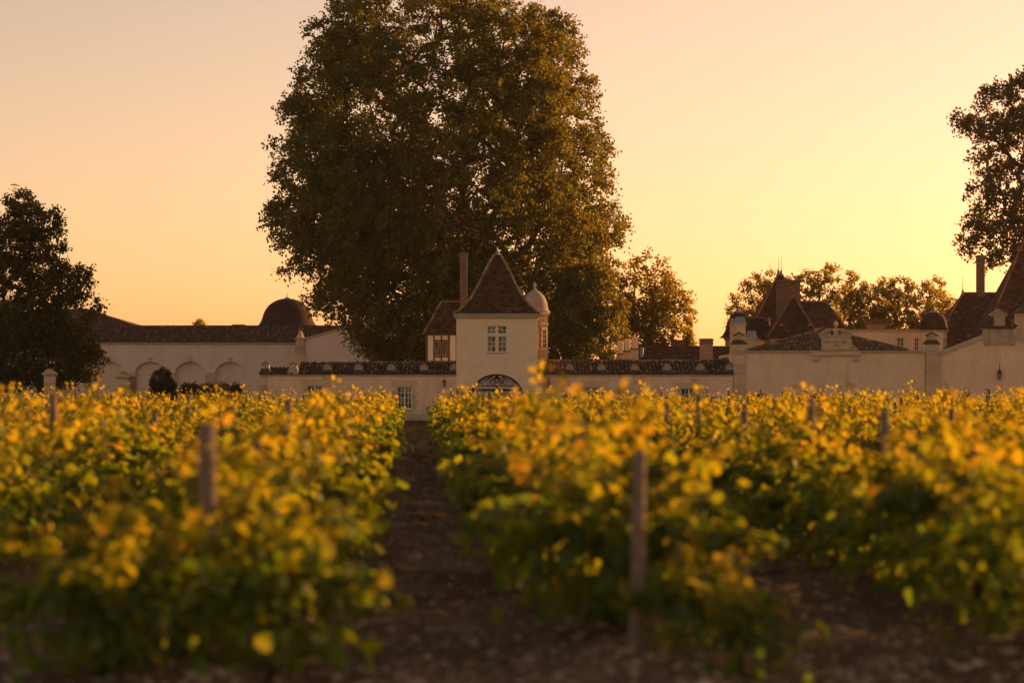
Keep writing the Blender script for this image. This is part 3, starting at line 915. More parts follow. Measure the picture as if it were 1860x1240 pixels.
def turret(): 
    Y = 140.0; s = Y/FPX
    cx, cy = X(971.5,Y), Y+.85
    t = empty('stair_turret', (cx, cy, 0), 'octagonal brick turret with pale stone dome right of the tower', 'turret')
    rb = 26.0*s
    b = MB(); b.lathe(cx, cy, [(rb, 0), (rb, Z(589,Y)), (rb, Z(571.5,Y))], 8, PI/8); b.build('shaft', M['brick'], t)
    c = MB()
    c.lathe(cx, cy, [(rb+.02, Z(590,Y)), (rb+.05, Z(589,Y)), (rb+.05, Z(587.5,Y)), (rb+.02, Z(587,Y))], 8, PI/8)
    c.lathe(cx, cy, [(rb+.03, Z(573,Y)), (rb+.10, Z(571,Y)), (rb+.15, Z(568.5,Y)), (rb+.15, Z(566.5,Y)), (rb, Z(566.4,Y))], 8, PI/8); c.build('cornice', M['stone'], t)
    d = MB()
    prof = [(29.5,566.2),(27,564),(25,561),(23.8,556),(22.8,550),(21,544),(18,538),(14,533),(9.5,529),(5,526.5),(3.2,525)]
    d.lathe(cx, cy, [(r*s, Z(z,Y)) for r, z in prof], 24); dome = d.build('dome', M['stone_dome'], t, True)
    f = MB(); f.lathe(X(969.5,Y)+.06, cy, [(r*s, Z(z,Y)) for r, z in [(4.6,526.2),(3.4,524),(1.6,522.5),(2.6,520),(3.2,517.5),(2.6,514.8),(1.0,512.8),(.2,510.5)]], 12); f.build('finial', M['stone_dome'], dome, True)
    # stone framed slit windows on the two faces towards the front right
    for a in (-PI/2, -PI/4):
        ca, sa = math.cos(a), math.sin(a)
        ap = rb*math.cos(PI/8)
        def P(u, o, z): return (cx + ca*(ap+o) - sa*u, cy + sa*(ap+o) + ca*u, z)
        z0, z1 = Z(631,Y), Z(599,Y)
        w = MB()
        for u0, u1, za, zb in ((-.24,-.13,z0,z1), (.13,.24,z0,z1), (-.24,.24,z1+.002,z1+.14), (-.24,.24,z0-.14,z0-.002)):
            w.add([P(u0,-.05,za),P(u1,-.05,za),P(u1,.04,za),P(u0,.04,za),P(u0,-.05,zb),P(u1,-.05,zb),P(u1,.04,zb),P(u0,.04,zb)], [(0,1,2,3),(7,6,5,4),(3,2,6,7),(2,1,5,6),(0,3,7,4)])
        wd = w.build('window_frame', M['stone'], t)
        g = MB(); g.add([P(-.13,.006,z0),P(.13,.006,z0),P(.13,.006,z1),P(-.13,.006,z1)], [(0,1,2,3)]); g.build('pane', M['glass'], wd)
        k = MB()
        k.add([P(-.015,.012,z0),P(.015,.012,z0),P(.015,.012,z1),P(-.015,.012,z1)], [(0,1,2,3)])
        for i in (1,2,3): k.add([P(-.13,.014,z0+(z1-z0)*i/4-.012),P(.13,.014,z0+(z1-z0)*i/4-.012),P(.13,.014,z0+(z1-z0)*i/4+.012),P(-.13,.014,z0+(z1-z0)*i/4+.012)], [(0,1,2,3)])
        k.build('glazing_bars', M['white_paint'], wd)
turret()

# ------------------------------------------------------------------ hall with the inscribed stone (right)
def pilaster_cap(parent, px, Y, py, w, mat='stone_old'):
    """urn-like stone: dark stepped foot, gabled block"""
    x = X(px,Y); s = Y/FPX; h = w*s/2
    f = MB(); f.bbox(x-h*1.35, x+h*1.35, Y-.10, Y+.55, Z(py,Y), Z(py-2.5,Y)); f.bbox(x-h*1.05, x+h*1.05, Y-.05, Y+.5, Z(py-2.5,Y), Z(py-8,Y), .03)
    f.prism([(x-h*1.6, Z(py,Y)-.0), (x-h*1.3, Z(py,Y)), (x-h*1.06, Z(py-6,Y)), (x-h*1.2, Z(py-4,Y))][::1], Y+.02, Y+.4)
    f.prism([(x+h*1.6, Z(py,Y)-.0), (x+h*1.2, Z(py-4,Y)), (x+h*1.06, Z(py-6,Y)), (x+h*1.3, Z(py,Y))], Y+.02, Y+.4)
    o = f.build('finial_foot', M['stone_dark'], parent)
    g = MB(); zb = Z(py-8,Y)+.002
    g.prism([(x-h*.78, zb), (x+h*.78, zb), (x+h*.82, Z(py-15,Y)), (x, Z(py-20,Y)), (x-h*.82, Z(py-15,Y))], Y, Y+.42, .6); g.build('finial_stone', M[mat], o)
    c = MB(); zz = Z(py-15,Y)
    c.prism([(x-h*1.0, zz-.02), (x-h*.9, zz+.004), (x, Z(py-20,Y)+.012), (x+h*.9, zz+.004), (x+h*1.0, zz-.02), (x+h*1.0, zz+.05), (x, Z(py-20,Y)+.075), (x-h*1.0, zz+.05)], Y-.05, Y+.45, .4); c.build('coping', M['stone_dark'], o)

def hall():
    Y = WALL-.12
    h = empty('inscribed_hall', (X(1515), Y, 0), 'plastered hall with tiled hip roof and inscribed stone block', 'building')
    x0, x1 = X(1353), X(1680); zt = Z(641)
    vents = [(X(1374), X(1386), Z(721), Z(714)), (X(1474), X(1486), Z(722), Z(715)), (X(1590), X(1602), Z(722), Z(715))]
    mb = MB(); wall_openings(mb, x0, x1, -.3, zt, Y+.06, Y+.45, vents)
    mb.box(x0, x1, Y+11.5, Y+12, -.3, zt); mb.box(x0-.4, x0-.001, Y+.45, Y+12, -.3, zt); mb.box(x1+.001, x1+.4, Y+.45, Y+12, -.3, zt); mb.build('wall', M['plaster'], h)
    for a, b, c, d in vents:
        g = MB()
        for i in range(5): g.box(a+(b-a)*(i+.3)/5, a+(b-a)*(i+.55)/5, Y+.16, Y+.2, c, d)
        g.box(a, b, Y+.3, Y+.32, c, d); g.build('vent_grille', M['iron'], h)
    # cornice with zinc edge, run in lengths
    co = MB(); co.box(x0, x1, Y+.0, Y+.4, zt, Z(640)); cor = co.build('cornice', M['stone'], h)
    x = x0
    while x < x1-.05:
        L = min(random.uniform(1.2,1.8), x1-x)
        if x1-x-L < .4: L = x1-x
        b = MB(); b.bbox(x+.004, x+L-.004, Y-.06, Y+.4, Z(640), Z(637.5), .014, random.random()); b.build('block', M['stone'], cor); x += L
    z_ = MB(); z_.box(x0-.6, x1+.75, Y-.09, Y+.45, Z(637.5)+.002, Z(636.2)); z_.build('gutter', M['zinc'], h)
    # two end pilasters
    for a, b in ((1332.5, 1353), (1681, 1705)):
        p = ashlar(h, 'pilaster', X(a), X(b), Y-.06, Y+.45, -.1, Z(644), 'stone', .55)
        c = MB(); moulding(c, X(a), X(b), Y-.06, Z(637.8), [(.08,.07),(.06,.03),(.045,.015)], .5); c.build('capital', M['stone'], p)
        d = MB(); d.box(X(a)+.02, X(b)-.02, Y-.02, Y+.42, Z(636), Z(625 if a < 1500 else 625.5)); d.build('pedestal', M['stone'], p)
        pilaster_cap(h, (a+b)/2, Y, 625, 20)
    # hip roof behind the cornice: canal tiles in front, mortared hips
    ye = Y+.42; ze = Z(636)
    ax_, az_ = X(1511), Z(598.5, Y+4.4)
    run = 4.0
    V = Vector((0, run, az_-ze)); Lv = V.length
    xl, xr = X(1362), X(1652)
    def vm(u):
        xx = xl+u
        f = (xx-xl)/(ax_-xl) if xx < ax_ else (xr-xx)/(xr-ax_)
        return Lv*max(0, f)
    ro = MB(); canal_roof(ro, (xl, ye, ze), (1,0,0), V, xr-xl, vm, None, .19, .30)
    ro.add([(xl, ye, ze-.01), (ax_, ye+run, az_-.01), (ax_, ye+run+4, az_-.01), (xl, ye+11, ze-.01)], [(0,3,2,1)], .4)
    ro.add([(xr, ye, ze-.01), (xr, ye+11, ze-.01), (ax_, ye+run+4, az_-.01), (ax_, ye+run, az_-.01)], [(0,3,2,1)], .4)
    roof = ro.build('roof', M['canal_red'], h); roof['kind'] = 'stuff'
    hip_line(roof, [(xl, ye, ze+.03), (ax_, ye+run, az_+.05)], .08, 'canal_red', 'hip_tile', .36)
    hip_line(roof, [(xr, ye, ze+.03), (ax_, ye+run, az_+.05)], .08, 'canal_red', 'hip_tile', .36)
    # inscribed block
    xa, xb = X(1491), X(1544); yb = Y-.10
    bl = MB(); bl.box(xa, xb, yb, yb+.6, Z(636), Z(611)); ins = bl.build('inscription_stone', M['stone'], h)
    fr = MB()
    a, b, c, d = X(1496), X(1539.5), Z(633.5), Z(613.5)
    for q in ((a,b,d-.03,d), (a,b,c,c+.03), (a,a+.03,c+.03,d-.03), (b-.03,b,c+.03,d-.03)): fr.box(q[0],q[1],yb-.025,yb-.002,q[2],q[3])
    fr.build('panel_frame', M['stone'], ins)
    for txt, z, hh in (('GRAND CRU CLASSÉ', Z(622.9), .098), ('1855', Z(628.4), .095)):
        cu = bpy.data.curves.new('lettering', 'FONT'); cu.body = txt; cu.size = hh*1.36; cu.align_x = 'CENTER'; cu.extrude = .006
        to = bpy.data.objects.new('lettering_curve', cu); col.objects.link(to)
        dg = bpy.context.evaluated_depsgraph_get()
        me = bpy.data.meshes.new_from_object(to.evaluated_get(dg)); me.name = 'lettering'
        bpy.data.objects.remove(to)
        me.transform(Matrix.Rotation(R(90), 4, 'X')); 
        if len(txt) > 6:
            wdt = max(v.co.x for v in me.vertices)-min(v.co.x for v in me.vertices)
            me.transform(Matrix.Scale(1.10/wdt, 4, (1,0,0)))
        me.transform(Matrix.Translation(Vector(((a+b)/2, yb-.007, z)) - WL[ins]))
        me.materials.clear(); me.materials.append(M['letter'])
        lo = link('lettering', me, ins)
    cc = MB(); moulding(cc, xa, xb, yb, Z(608.6), [(.05,.09),(.05,.04)], .5); cc.build('block_cornice', M['stone'], ins)
    # dark scroll shoulders left and right
    for s_, px in ((-1, 1491), (1, 1544)):
        sc = MB(); x = X(px)
        q = [(x, Z(636)), (x+s_*.42, Z(636)), (x+s_*.40, Z(633)), (x+s_*.22, Z(630)), (x+s_*.12, Z(624)), (x+s_*.10, Z(617)), (x, Z(614))]
        sc.prism(q if s_ > 0 else q[::-1], yb+.03, yb+.4, .4); sc.build('shoulder_scroll', M['stone_dark' if s_ < 0 else 'stone_old'], ins)
    # broken segmental pediment: two curved halves, knob between them
    for s_ in (-1, 1):
        pe = MB(); xm = X(1517.5)
        n = 8; outer = []; inner = []
        for i in range(n+1):
            f = i/n
            xx = xm+s_*(.92-f*.62); zz = Z(608.4)+.31*math.sin(f*PI/2)**.8
            outer.append((xx, zz+.03)); inner.append((xx+s_*-.03, max(Z(608.4), zz-.10)))
        q = outer+inner[::-1]
        pe.prism(q if s_ < 0 else q[::-1], yb-.06, yb+.4, .5); 
        pe.prism([(xm+s_*.88, Z(608.4)), (xm+s_*.28, Z(608.4)), (xm+s_*.28, Z(608.4)+.20), (xm+s_*.5, Z(608.4)+.16)][::(1 if s_ < 0 else -1)], yb+.04, yb+.38, .2)
        pe.build('broken_pediment', M['stone_old'], ins)
        vt = MB(); vt.lathe(xm+s_*.2, yb+.1, [(.07, Z(608.4)), (.10, Z(607)), (.09, Z(604)), (.05, Z(602)), (.02, Z(600))], 10); vt.build('volute', M['stone_dark'], ins)
    kn = MB(); xm = X(1517.5)
    kn.box(xm-.13, xm+.13, yb, yb+.3, Z(608.4), Z(602)); kn.lathe(xm, yb+.15, [(.12, Z(602)), (.05, Z(600)), (.04, Z(595)), (.10, Z(592)), (.13, Z(588.5)), (.10, Z(585)), (.03, Z(582))], 12); kn.build('urn', M['stone_old'], ins, False)
    # architrave below and two corbels
    ar = MB(); ar.bbox(X(1472.5), X(1563), Y-.10, Y+.0, Z(646), Z(638)-.0, .02); ar.build('architrave', M['stone'], h)
    for p0, p1 in ((1476, 1485.5), (1548.5, 1558.5)):
        k = MB(); k.bbox(X(p0), X(p1), Y-.07, Y+.08, Z(655), Z(646)-.002, .02); k.bbox(X(p0)+.04, X(p1)-.04, Y-.04, Y+.08, Z(657), Z(655)-.002, .02); k.build('corbel', M['stone'], h)
hall()

# ------------------------------------------------------------------ gabled hall at the right edge
def gable_hall():
    Y = WALL+.05
    g = empty('gabled_hall', (X(1815), Y, 0), 'plastered gable wall with stone aedicule at its peak, right edge', 'building')
    L, Rr = 1706, 1924; zs = Z(641.5); zp = Z(609.5); c0, c1 = 1787, 1843
    mb = MB(); mb.prism([(X(L)+.004,-.3), (X(Rr),-.3), (X(Rr),zs), (X(c1),zp), (X(c0),zp), (X(L)+.004,zs)], Y, Y+.4); mb.build('wall', M['plaster'], g)
    bk = MB(); bk.box(X(L)+.4, X(Rr)-.1, Y+.4, Y+10, -.3, zs-.3); bk.build('hall_body', M['plaster'], g)
    rf = MB()
    rf.add([(X(L)+.3, Y+.41, zs-.25), (X(1815), Y+.41, Z(616)), (X(1815), Y+10, Z(616)), (X(L)+.3, Y+10, zs-.25)], [(0,3,2,1)], .4)
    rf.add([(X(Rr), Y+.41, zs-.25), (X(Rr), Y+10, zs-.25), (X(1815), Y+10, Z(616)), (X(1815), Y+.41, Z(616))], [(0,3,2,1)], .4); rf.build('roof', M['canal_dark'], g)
    for a, b in ((L, c0), (Rr, c1)):
        cp = MB(); s_ = 1 if b > a else -1
        q = [(X(a), zs-.10), (X(b), zp-.10), (X(b), zp+.03), (X(a), zs+.03)]
        cp.prism(q if s_ > 0 else q[::-1], Y-.09, Y+.45, .6)
        cpo = cp.build('coping', M['stone'], g)
        u = MB(); q = [(X(a), zs-.19), (X(b), zp-.19), (X(b), zp-.102), (X(a), zs-.102)]
        u.prism(q if s_ > 0 else q[::-1], Y-.045, Y+.2, .5); u.build('coping_band', M['stone'], cpo)
        v = MB(); q = [(X(a), zs+.032), (X(b), zp+.032), (X(b), zp+.055), (X(a), zs+.055)]
        v.prism(q if s_ > 0 else q[::-1], Y-.12, Y+.48, .5); v.build('lead_edge', M['zinc'], cpo)
    y = Y-.12
    # aedicule: panel between two small pilasters, entablature, gabled niche, two balls
    a = MB(); a.box(X(1793), X(1836.5), y+.03, y+.7, Z(623), Z(597)); ae = a.build('aedicule_panel', M['stone_old'], g)
    pf = MB()
    for q in ((1797,1833,600.5,599.2), (1797,1833,621.5,620.2), (1797,1798.3,620.2,600.5), (1831.7,1833,620.2,600.5)): pf.box(X(q[0]), X(q[1]), y+.008, y+.028, Z(q[2]), Z(q[3]))
    pf.build('panel_frame', M['stone_old'], ae)
    for p in (1787.8, 1836.8):
        b = MB(); b.bbox(X(p), X(p+6.2), y-.04, y+.6, Z(624.5), Z(597), .015); b.bbox(X(p)+.02, X(p+6.2)-.02, y-.0, y+.5, Z(627.5), Z(624.5)-.003, .03); b.build('aedicule_pilaster', M['stone_old'], ae)
    b = MB(); b.box(X(1793), X(1836.5), y-.0, y+.6, Z(625.2), Z(623)-.002); b.build('aedicule_sill', M['stone_old'], ae)
    e = MB(); moulding(e, X(1788), X(1842.5), y-.04, Z(592), [(.06,.12),(.05,.07),(.04,.02)], .7); e.build('entablature', M['stone_dark'], ae)
    n = MB(); n.box(X(1805.5), X(1825.5), y+.06, y+.55, Z(592)+.002, Z(574)); nb = n.build('gabled_niche', M['stone_old'], ae)
    for p, q in ((1802.5, 1805.4), (1825.6, 1828.5)):
        k = MB(); k.box(X(p), X(q), y+.12, y+.5, Z(592)+.002, Z(576)); k.build('niche_side', M['stone_dark'], nb)
    pd = MB(); pd.prism([(X(1800), Z(574)), (X(1829), Z(574)), (X(1829), Z(572.6)), (X(1814.5), Z(562.5)), (X(1800), Z(572.6))], y+.0, y+.5, .4); pd.build('pediment', M['stone_old'], nb)
    for s_ in (-1, 1):
        r_ = MB(); q = [(X(1814.5)+s_*.50, Z(572.4)), (X(1814.5), Z(562.3)+.004), (X(1814.5), Z(560.8)), (X(1814.5)+s_*.50, Z(571))]
        r_.prism(q if s_ < 0 else q[::-1], y-.05, y+.55, .5); r_.build('pediment_coping', M['stone_old'], nb)
        sh = MB(); q = [(X(1814.5)+s_*.42, Z(592)+.003), (X(1814.5)+s_*1.15, Z(592)+.003), (X(1814.5)+s_*.85, Z(587)), (X(1814.5)+s_*.55, Z(583)), (X(1814.5)+s_*.42, Z(578))]
        sh.prism(q if s_ > 0 else q[::-1], y+.25, y+.45, .4); sh.build('volute', M['stone_dark'], nb)
        bl = MB(); bx_ = X(1814.5)+s_*.69
        bl.lathe(bx_, y+.1, [(.09, Z(592)+.002), (.09, Z(589)), (.05, Z(587.5)), (.05, Z(586.5)), (.09, Z(584.5)), (.11, Z(581.8)), (.08, Z(579.2)), (.02, Z(578))], 12); bl.build('ball_finial', M['stone_dark'], nb)
    vv = MB(); wv = [(1747, 1757)]
    vv.box(X(1747), X(1759), Y-.02, Y-.001, Z(722), Z(717)); vv.build('vent_grille', M['iron'], g)
gable_hall()
lantern('wall_lantern', 'long spiked wall lantern on the gabled wall at the right', X(1814.8), WALL+.05, Z(690), Z(668), 'wall lanterns', .32)

# ------------------------------------------------------------------ roofs and chimneys behind the right range
def zinc_chimney(label, p0, p1, q0, q1, Y, d=.6):
    c = empty('stone_chimney', (X((p0+p1)/2,Y), Y, 0), label, 'chimney')
    s = MB(); s.box(X(p0,Y), X(p1,Y), Y, Y+d, 0, Z(q0+15,Y)); s.build('shaft', M['stone'], c)
    b = MB(); b.bbox(X(p0,Y)-.06, X(p1,Y)+.06, Y-.06, Y+d+.06, Z(q0+15,Y)+.002, Z(q0+12.5,Y), .015); b.build('stone_band', M['stone'], c)
    z = MB(); x0, x1, z0, z1 = X(p0,Y), X(p1,Y), Z(q0+12.3,Y), Z(q0,Y)
    z.add([(x0-.02,Y-.02,z0),(x1+.02,Y-.02,z0),(x1+.02,Y+d+.02,z0),(x0-.02,Y+d+.02,z0),(x0+.03,Y+.24,z1),(x1-.03,Y+.24,z1),(x1-.03,Y+d-.2,z1),(x0+.03,Y+d-.2,z1)],
          [(0,1,5,4),(1,2,6,5),(2,3,7,6),(3,0,4,7),(4,5,6,7),(3,2,1,0)]); z.build('zinc_hood', M['zinc'], c)
zinc_chimney('stone chimney with large zinc hood above the left pilaster', 1336, 1354.5, 575, 0, 139.0)
zinc_chimney('narrow stone chimney with zinc hood behind the left pilaster', 1327, 1334.5, 577.5, 0, 140.2)
zinc_chimney('low stone chimney with zinc hood rising from the hall roof', 1357.5, 1374.5, 600.5, 0, 138.0)

for p0, p1, q, Y, lb in ((1120, 1133.5, 619, 146.0, 'shortest, leftmost of the three stepped stone chimneys'), (1133.2, 1146.5, 614.5, 145.4, 'middle of the three stepped pale stone chimneys'), (1146.2, 1160, 611.5, 144.8, 'tallest, rightmost of the three stepped stone chimneys')):
    c = empty('stone_chimney', (X((p0+p1)/2,Y), Y, 0), lb, 'chimney', 'three stepped stone chimneys')
    zb = Z(q+ (1160-p1)*.06 + 23, Y)
    s = MB(); s.box(X(p0,Y), X(p1,Y), Y, Y+.55, 0, zb); s.build('shaft', M['stone'], c)
    s = MB(); s.box(X(p0,Y)-.05, X(p1,Y)+.02, Y-.05, Y+.6, zb+.001, zb+.05); s.build('stone_band', M['stone_dark'], c)
    s = MB(); s.bbox(X(p0,Y)+.07, X(p1,Y)-.01, Y+.04, Y+.5, zb+.052, Z(q,Y), .015); s.build('upper_shaft', M['stone_tower'], c)
def kitchen():
    Y = 150.0
    k = empty('kitchen_wing', (X(1240,Y), Y, 0), 'low wing with brown tile roof behind the right range', 'building')
    b = MB(); b.box(X(1150,Y), X(1345,Y), Y, Y+5, 0, Z(655,Y)); b.build('wall', M['plaster'], k)
    r = MB(); z0, z1 = Z(656,Y), Z(630.5,Y+2.2)
    flat_tiles(r, (X(1150,Y),Y-.2,z0), (X(1345,Y),Y-.2,z0), (X(1150,Y),Y+2.2,z1), (X(1345,Y),Y+2.2,z1), .26, .15)
    r.add([(X(1150,Y),Y+2.2,z1), (X(1345,Y),Y+2.2,z1), (X(1345,Y),Y+5.2,z0), (X(1150,Y),Y+5.2,z0)], [(0,1,2,3)], .4)
    r.add([(X(1150,Y),Y-.2,z0), (X(1150,Y),Y+2.2,z1), (X(1150,Y),Y+5.2,z0)], [(0,1,2)], .4)
    ro = r.build('roof', M['flat'], k); ro['kind'] = 'stuff'
    hip_line(ro, [(X(1150,Y),Y+2.2,z1+.02), (X(1345,Y),Y+2.2,z1+.02)], .07, 'flat', 'ridge_tile', .36)
    v = MB(); x = X(1167,Y-.5); v.lathe(x, Y+.3, [(.11, Z(648,Y)), (.11, Z(634.5,Y))], 10); v.lathe(x, Y+.3, [(.17, Z(634,Y)), (.12, Z(631.6,Y)), (.02, Z(630.6,Y))], 10); v.build('vent_pipe', M['zinc'], k)
kitchen()
chimney('square brick chimney on the low tiled wing', 'brick_chimney', X(1272,147), X(1295,147), 147, .6, 2.5, Z(614.5,147), 'brick', 'brick_brown', .06, .35)
chimney('broad low brick chimney behind the tiled wing ridge', 'brick_chimney', X(1220.5,157), X(1245,157), 157, .6, 2.5, Z(617,157), 'brick_brown', 'brick_brown', .07, .25)

def pyramid_roof(name, label, px0, px1, pyb, apex_px0, apex_px1, pya, Y, depth, mat='flat_red', wallmat='plaster', tw=.28, ex=.16, hipmat='hip_red', finials=(), cat='roof'):
    """steep hipped roof on its walls"""
    x0, x1, zb = X(px0,Y), X(px1,Y), Z(pyb,Y)
    yc = Y+depth/2
    a0, a1, za = X(apex_px0,yc), X(apex_px1,yc), Z(pya,yc)
    o = empty(name, ((x0+x1)/2, Y, 0), label, 'building')
    w = MB(); w.box(x0+.2, x1-.2, Y+.2, Y+depth-.2, 0, zb); w.build('wall', M[wallmat], o)
    e = MB(); e.box(x0-.02, x1+.02, Y-.02, Y+depth+.02, zb-.12, zb-.012); e.build('eaves_board', M['timber'], o)
    r = MB()
    fl = [( (x0,Y,zb),(x1,Y,zb),(a0,yc,za),(a1,yc,za) ), ((x1,Y,zb),(x1,Y+depth,zb),(a1,yc,za),(a1,yc,za)), ((x1,Y+depth,zb),(x0,Y+depth,zb),(a1,yc,za),(a0,yc,za)), ((x0,Y+depth,zb),(x0,Y,zb),(a0,yc,za),(a0,yc,za))]
    for i, q in enumerate(fl): flat_tiles(r, *q, tw, ex)
    ro = r.build('roof', M[mat], o); ro['kind'] = 'stuff'
    hip_line(ro, [(x0,Y,zb+.02), (a0,yc,za+.03)], .075, hipmat, 'hip_tile'); hip_line(ro, [(x1,Y,zb+.02), (a1,yc,za+.03)], .075, hipmat, 'hip_tile')
    if a1-a0 > .3: hip_line(ro, [(a0,yc,za+.03), (a1,yc,za+.03)], .075, hipmat, 'ridge_tile')
    for fpx, ft in finials:
        f = MB(); xx = X(fpx,yc); f.lathe(xx, yc, [(.16, za-.25), (.09, za+.05), (.10, za+.12), (.035, za+.3), (.018, za+.6), (.012, Z(ft,yc))], 8); f.build('finial', M['zinc'], ro)
    return o
pyramid_roof('manor_wing', 'manor wing with the tallest steep red roof and twin spires', 1364, 1476, 598, 1414, 1419.5, 497, 172.0, 5.5, finials=((1414, 468), (1419, 466)))
pyramid_roof('manor_pavilion', 'manor pavilion with pyramid roof in front of the twin spires', 1394, 1488, 612, 1440.5, 1441.5, 538, 163.0, 4.4)
pyramid_roof('manor_wing', 'manor wing with plain dark roof right of the brick chimney stack', 1430, 1537, 594, 1452, 1500, 548.5, 180.0, 5.0, mat='flat', hipmat='hip')
chimney('massive brick chimney stack beside the twin spired roof', 'brick_chimney', X(1413,167.6), X(1453.5,167.6), 167.6, 1.1, 4, Z(508,167.6), 'brick_brown', 'brick_brown', .10, .5)
pyramid_roof('service_wing', 'low tiled service wing between domed turret and manor pavilion', 1345, 1400, 612, 1352, 1396, 578, 168.0, 3.6)

def dome_turret(name, label, cx_px, Y, prof, wall_r, wall_top, wall_bot, mat, seg, wallmat, finial=None, rot=0):
    s = Y/FPX; cx = X(cx_px,Y); cy = Y+prof[0][0]*s
    t = empty(name, (cx, cy, 0), label, 'turret')
    w = MB(); w.lathe(cx, cy, [(wall_r*s, wall_bot), (wall_r*s, Z(wall_top,Y))], seg, rot); wo = w.build('wall', M[wallmat], t, seg > 12)
    c = MB(); c.lathe(cx, cy, [(wall_r*s+.01, Z(wall_top+4,Y)), (wall_r*s+.06, Z(wall_top+3,Y)), (wall_r*s+.12, Z(wall_top+.4,Y)), (wall_r*s+.12, Z(wall_top,Y)+.002)], seg, rot); c.build('cornice', M['stone'], t)
    d = MB(); P = [(r*s, Z(z,Y)) for r, z in prof]
    n = 28                                        # tiled shell: overlapping courses
    rings = []
    for (r0,z0), (r1,z1) in zip(P[:-1], P[1:]):
        L = math.hypot(r1-r0, z1-z0); k = max(1, round(L/.17))
        for i in range(k): rings.append((r0+(r1-r0)*i/k, z0+(z1-z0)*i/k))
    rings.append(P[-1])
    for (r0,z0), (r1,z1) in zip(rings[:-1], rings[1:]):
        m = max(8, int(2*PI*r0/.3))
        off = random.random()
        for i in range(m):
            a0, a1 = 2*PI*(i+off)/m, 2*PI*(i+1+off)/m
            lf = .025
            d.add([(cx+(r0+lf)*math.cos(a0), cy+(r0+lf)*math.sin(a0), z0), (cx+(r0+lf)*math.cos(a1), cy+(r0+lf)*math.sin(a1), z0), (cx+r1*math.cos(a1), cy+r1*math.sin(a1), z1+.02), (cx+r1*math.cos(a0), cy+r1*math.sin(a0), z1+.02),
                   (cx+(r0-.02)*math.cos(a0), cy+(r0-.02)*math.sin(a0), z0-.005), (cx+(r0-.02)*math.cos(a1), cy+(r0-.02)*math.sin(a1), z0-.005)], [(0,1,2,3),(4,5,1,0)], min(.9,max(0,random.gauss(.42,.11))))
    ro = d.build('dome', M[mat], t); ro['kind'] = 'stuff'
    r, z = P[-1]
    f = MB(); f.lathe(cx, cy, [(r+.16, z-.05), (r+.1, z+.05), (.08, z+.12), (.06, z+.22), (.02, z+.36), (.01, Z(finial,Y) if finial else z+.5)], 8); f.build('finial', M['zinc'], ro)
    return t, cx, cy
dome_turret('domed_turret', 'small round turret with flared tiled dome left of the manor roofs', 1344, 165.0, [(34,613),(28,608),(24,601),(21.5,593),(19.5,584),(16,576),(11,570),(4.5,566)], 24, 614, 0, 'flat_red', 16, 'stone_tower', 560)

def terrace_block():
    Y = 158.0
    b = empty('manor_block', (X(1610,Y), Y, 0), 'flat topped manor block with two tall windows behind the hall', 'building')
    x0, x1, zt = X(1535,Y), X(1682,Y), Z(603,Y)
    wr = [(X(1629.5,Y), X(1643,Y), Z(637,Y), Z(613,Y)), (X(1661,Y), X(1669.5,Y), Z(637,Y), Z(613,Y))]
    m = MB(); wall_openings(m, x0, x1, 0, zt, Y, Y+.4, wr); m.box(x0, x1, Y+5.6, Y+6, 0, zt); m.box(x0, x0+.4, Y+.4, Y+5.6, 0, zt); m.box(x1-.4, x1, Y+.4, Y+5.6, 0, zt); m.build('wall', M['plaster'], b)
    c = MB(); c.box(x0, x1, Y-.06, Y+6.06, zt, Z(601,Y)); c.box(x0, x1, Y-.12, Y+6.12, Z(601,Y), Z(598.8,Y)); c.build('cornice', M['stone'], b)
    z_ = MB()
    xx = x0
    while xx < x1:
        L = random.uniform(.25,.6); z_.box(xx, min(x1,xx+L), Y-.16, Y+6.1, Z(598.8,Y)+.002, Z(597.6,Y)+random.uniform(-.01,.02), random.random()); xx += L+.08
    z_.build('edge_tiles', M['hip'], b)
    for r_ in wr: casement(b, r_[0], r_[1], r_[2], r_[3], Y+.14, 2, 3, 'white_paint', False, fw=.05)
    p = MB(); p.tube([(X(1675.5,Y), Y-.09, 0), (X(1675.5,Y), Y-.09, Z(600,Y))], .06, 8); p.build('drainpipe', M['iron'], b)
terrace_block()
chimney('low dark chimney behind the flat topped manor block', 'brick_chimney', X(1577,166), X(1610,166), 166, .8, 4, Z(579.5,166), 'brick_brown', 'stone_dark', .12, .35)
tt, tcx, tcy = dome_turret('domed_turret', 'polygonal turret with rounded tiled dome beside the flat topped block', 1701, 155.0, [(24.5,598.5),(24.3,592),(23.2,585),(20.5,578),(16,571.5),(10,567.5),(4.5,565.5)], 23.4, 599.5, 0, 'flat_red', 10, 'plaster', 552, PI/10)
for q0, q1 in ((615.5, 621), (626.5, 635)):
    w = MB(); Y = 155.0
    w.box(X(1711.5,Y), X(1720,Y), tcy-24.0*Y/FPX*.80, tcy-24.0*Y/FPX*.80+.3, Z(q1,Y), Z(q0,Y)); wo = w.build('window', M['glass'], tt)
    f = MB(); f.box(X(1715.2,Y), X(1716.4,Y), tcy-24.0*Y/FPX*.80-.02, tcy-24.0*Y/FPX*.80-.002, Z(q1,Y), Z(q0,Y)); f.build('glazing_bar', M['white_paint'], wo)

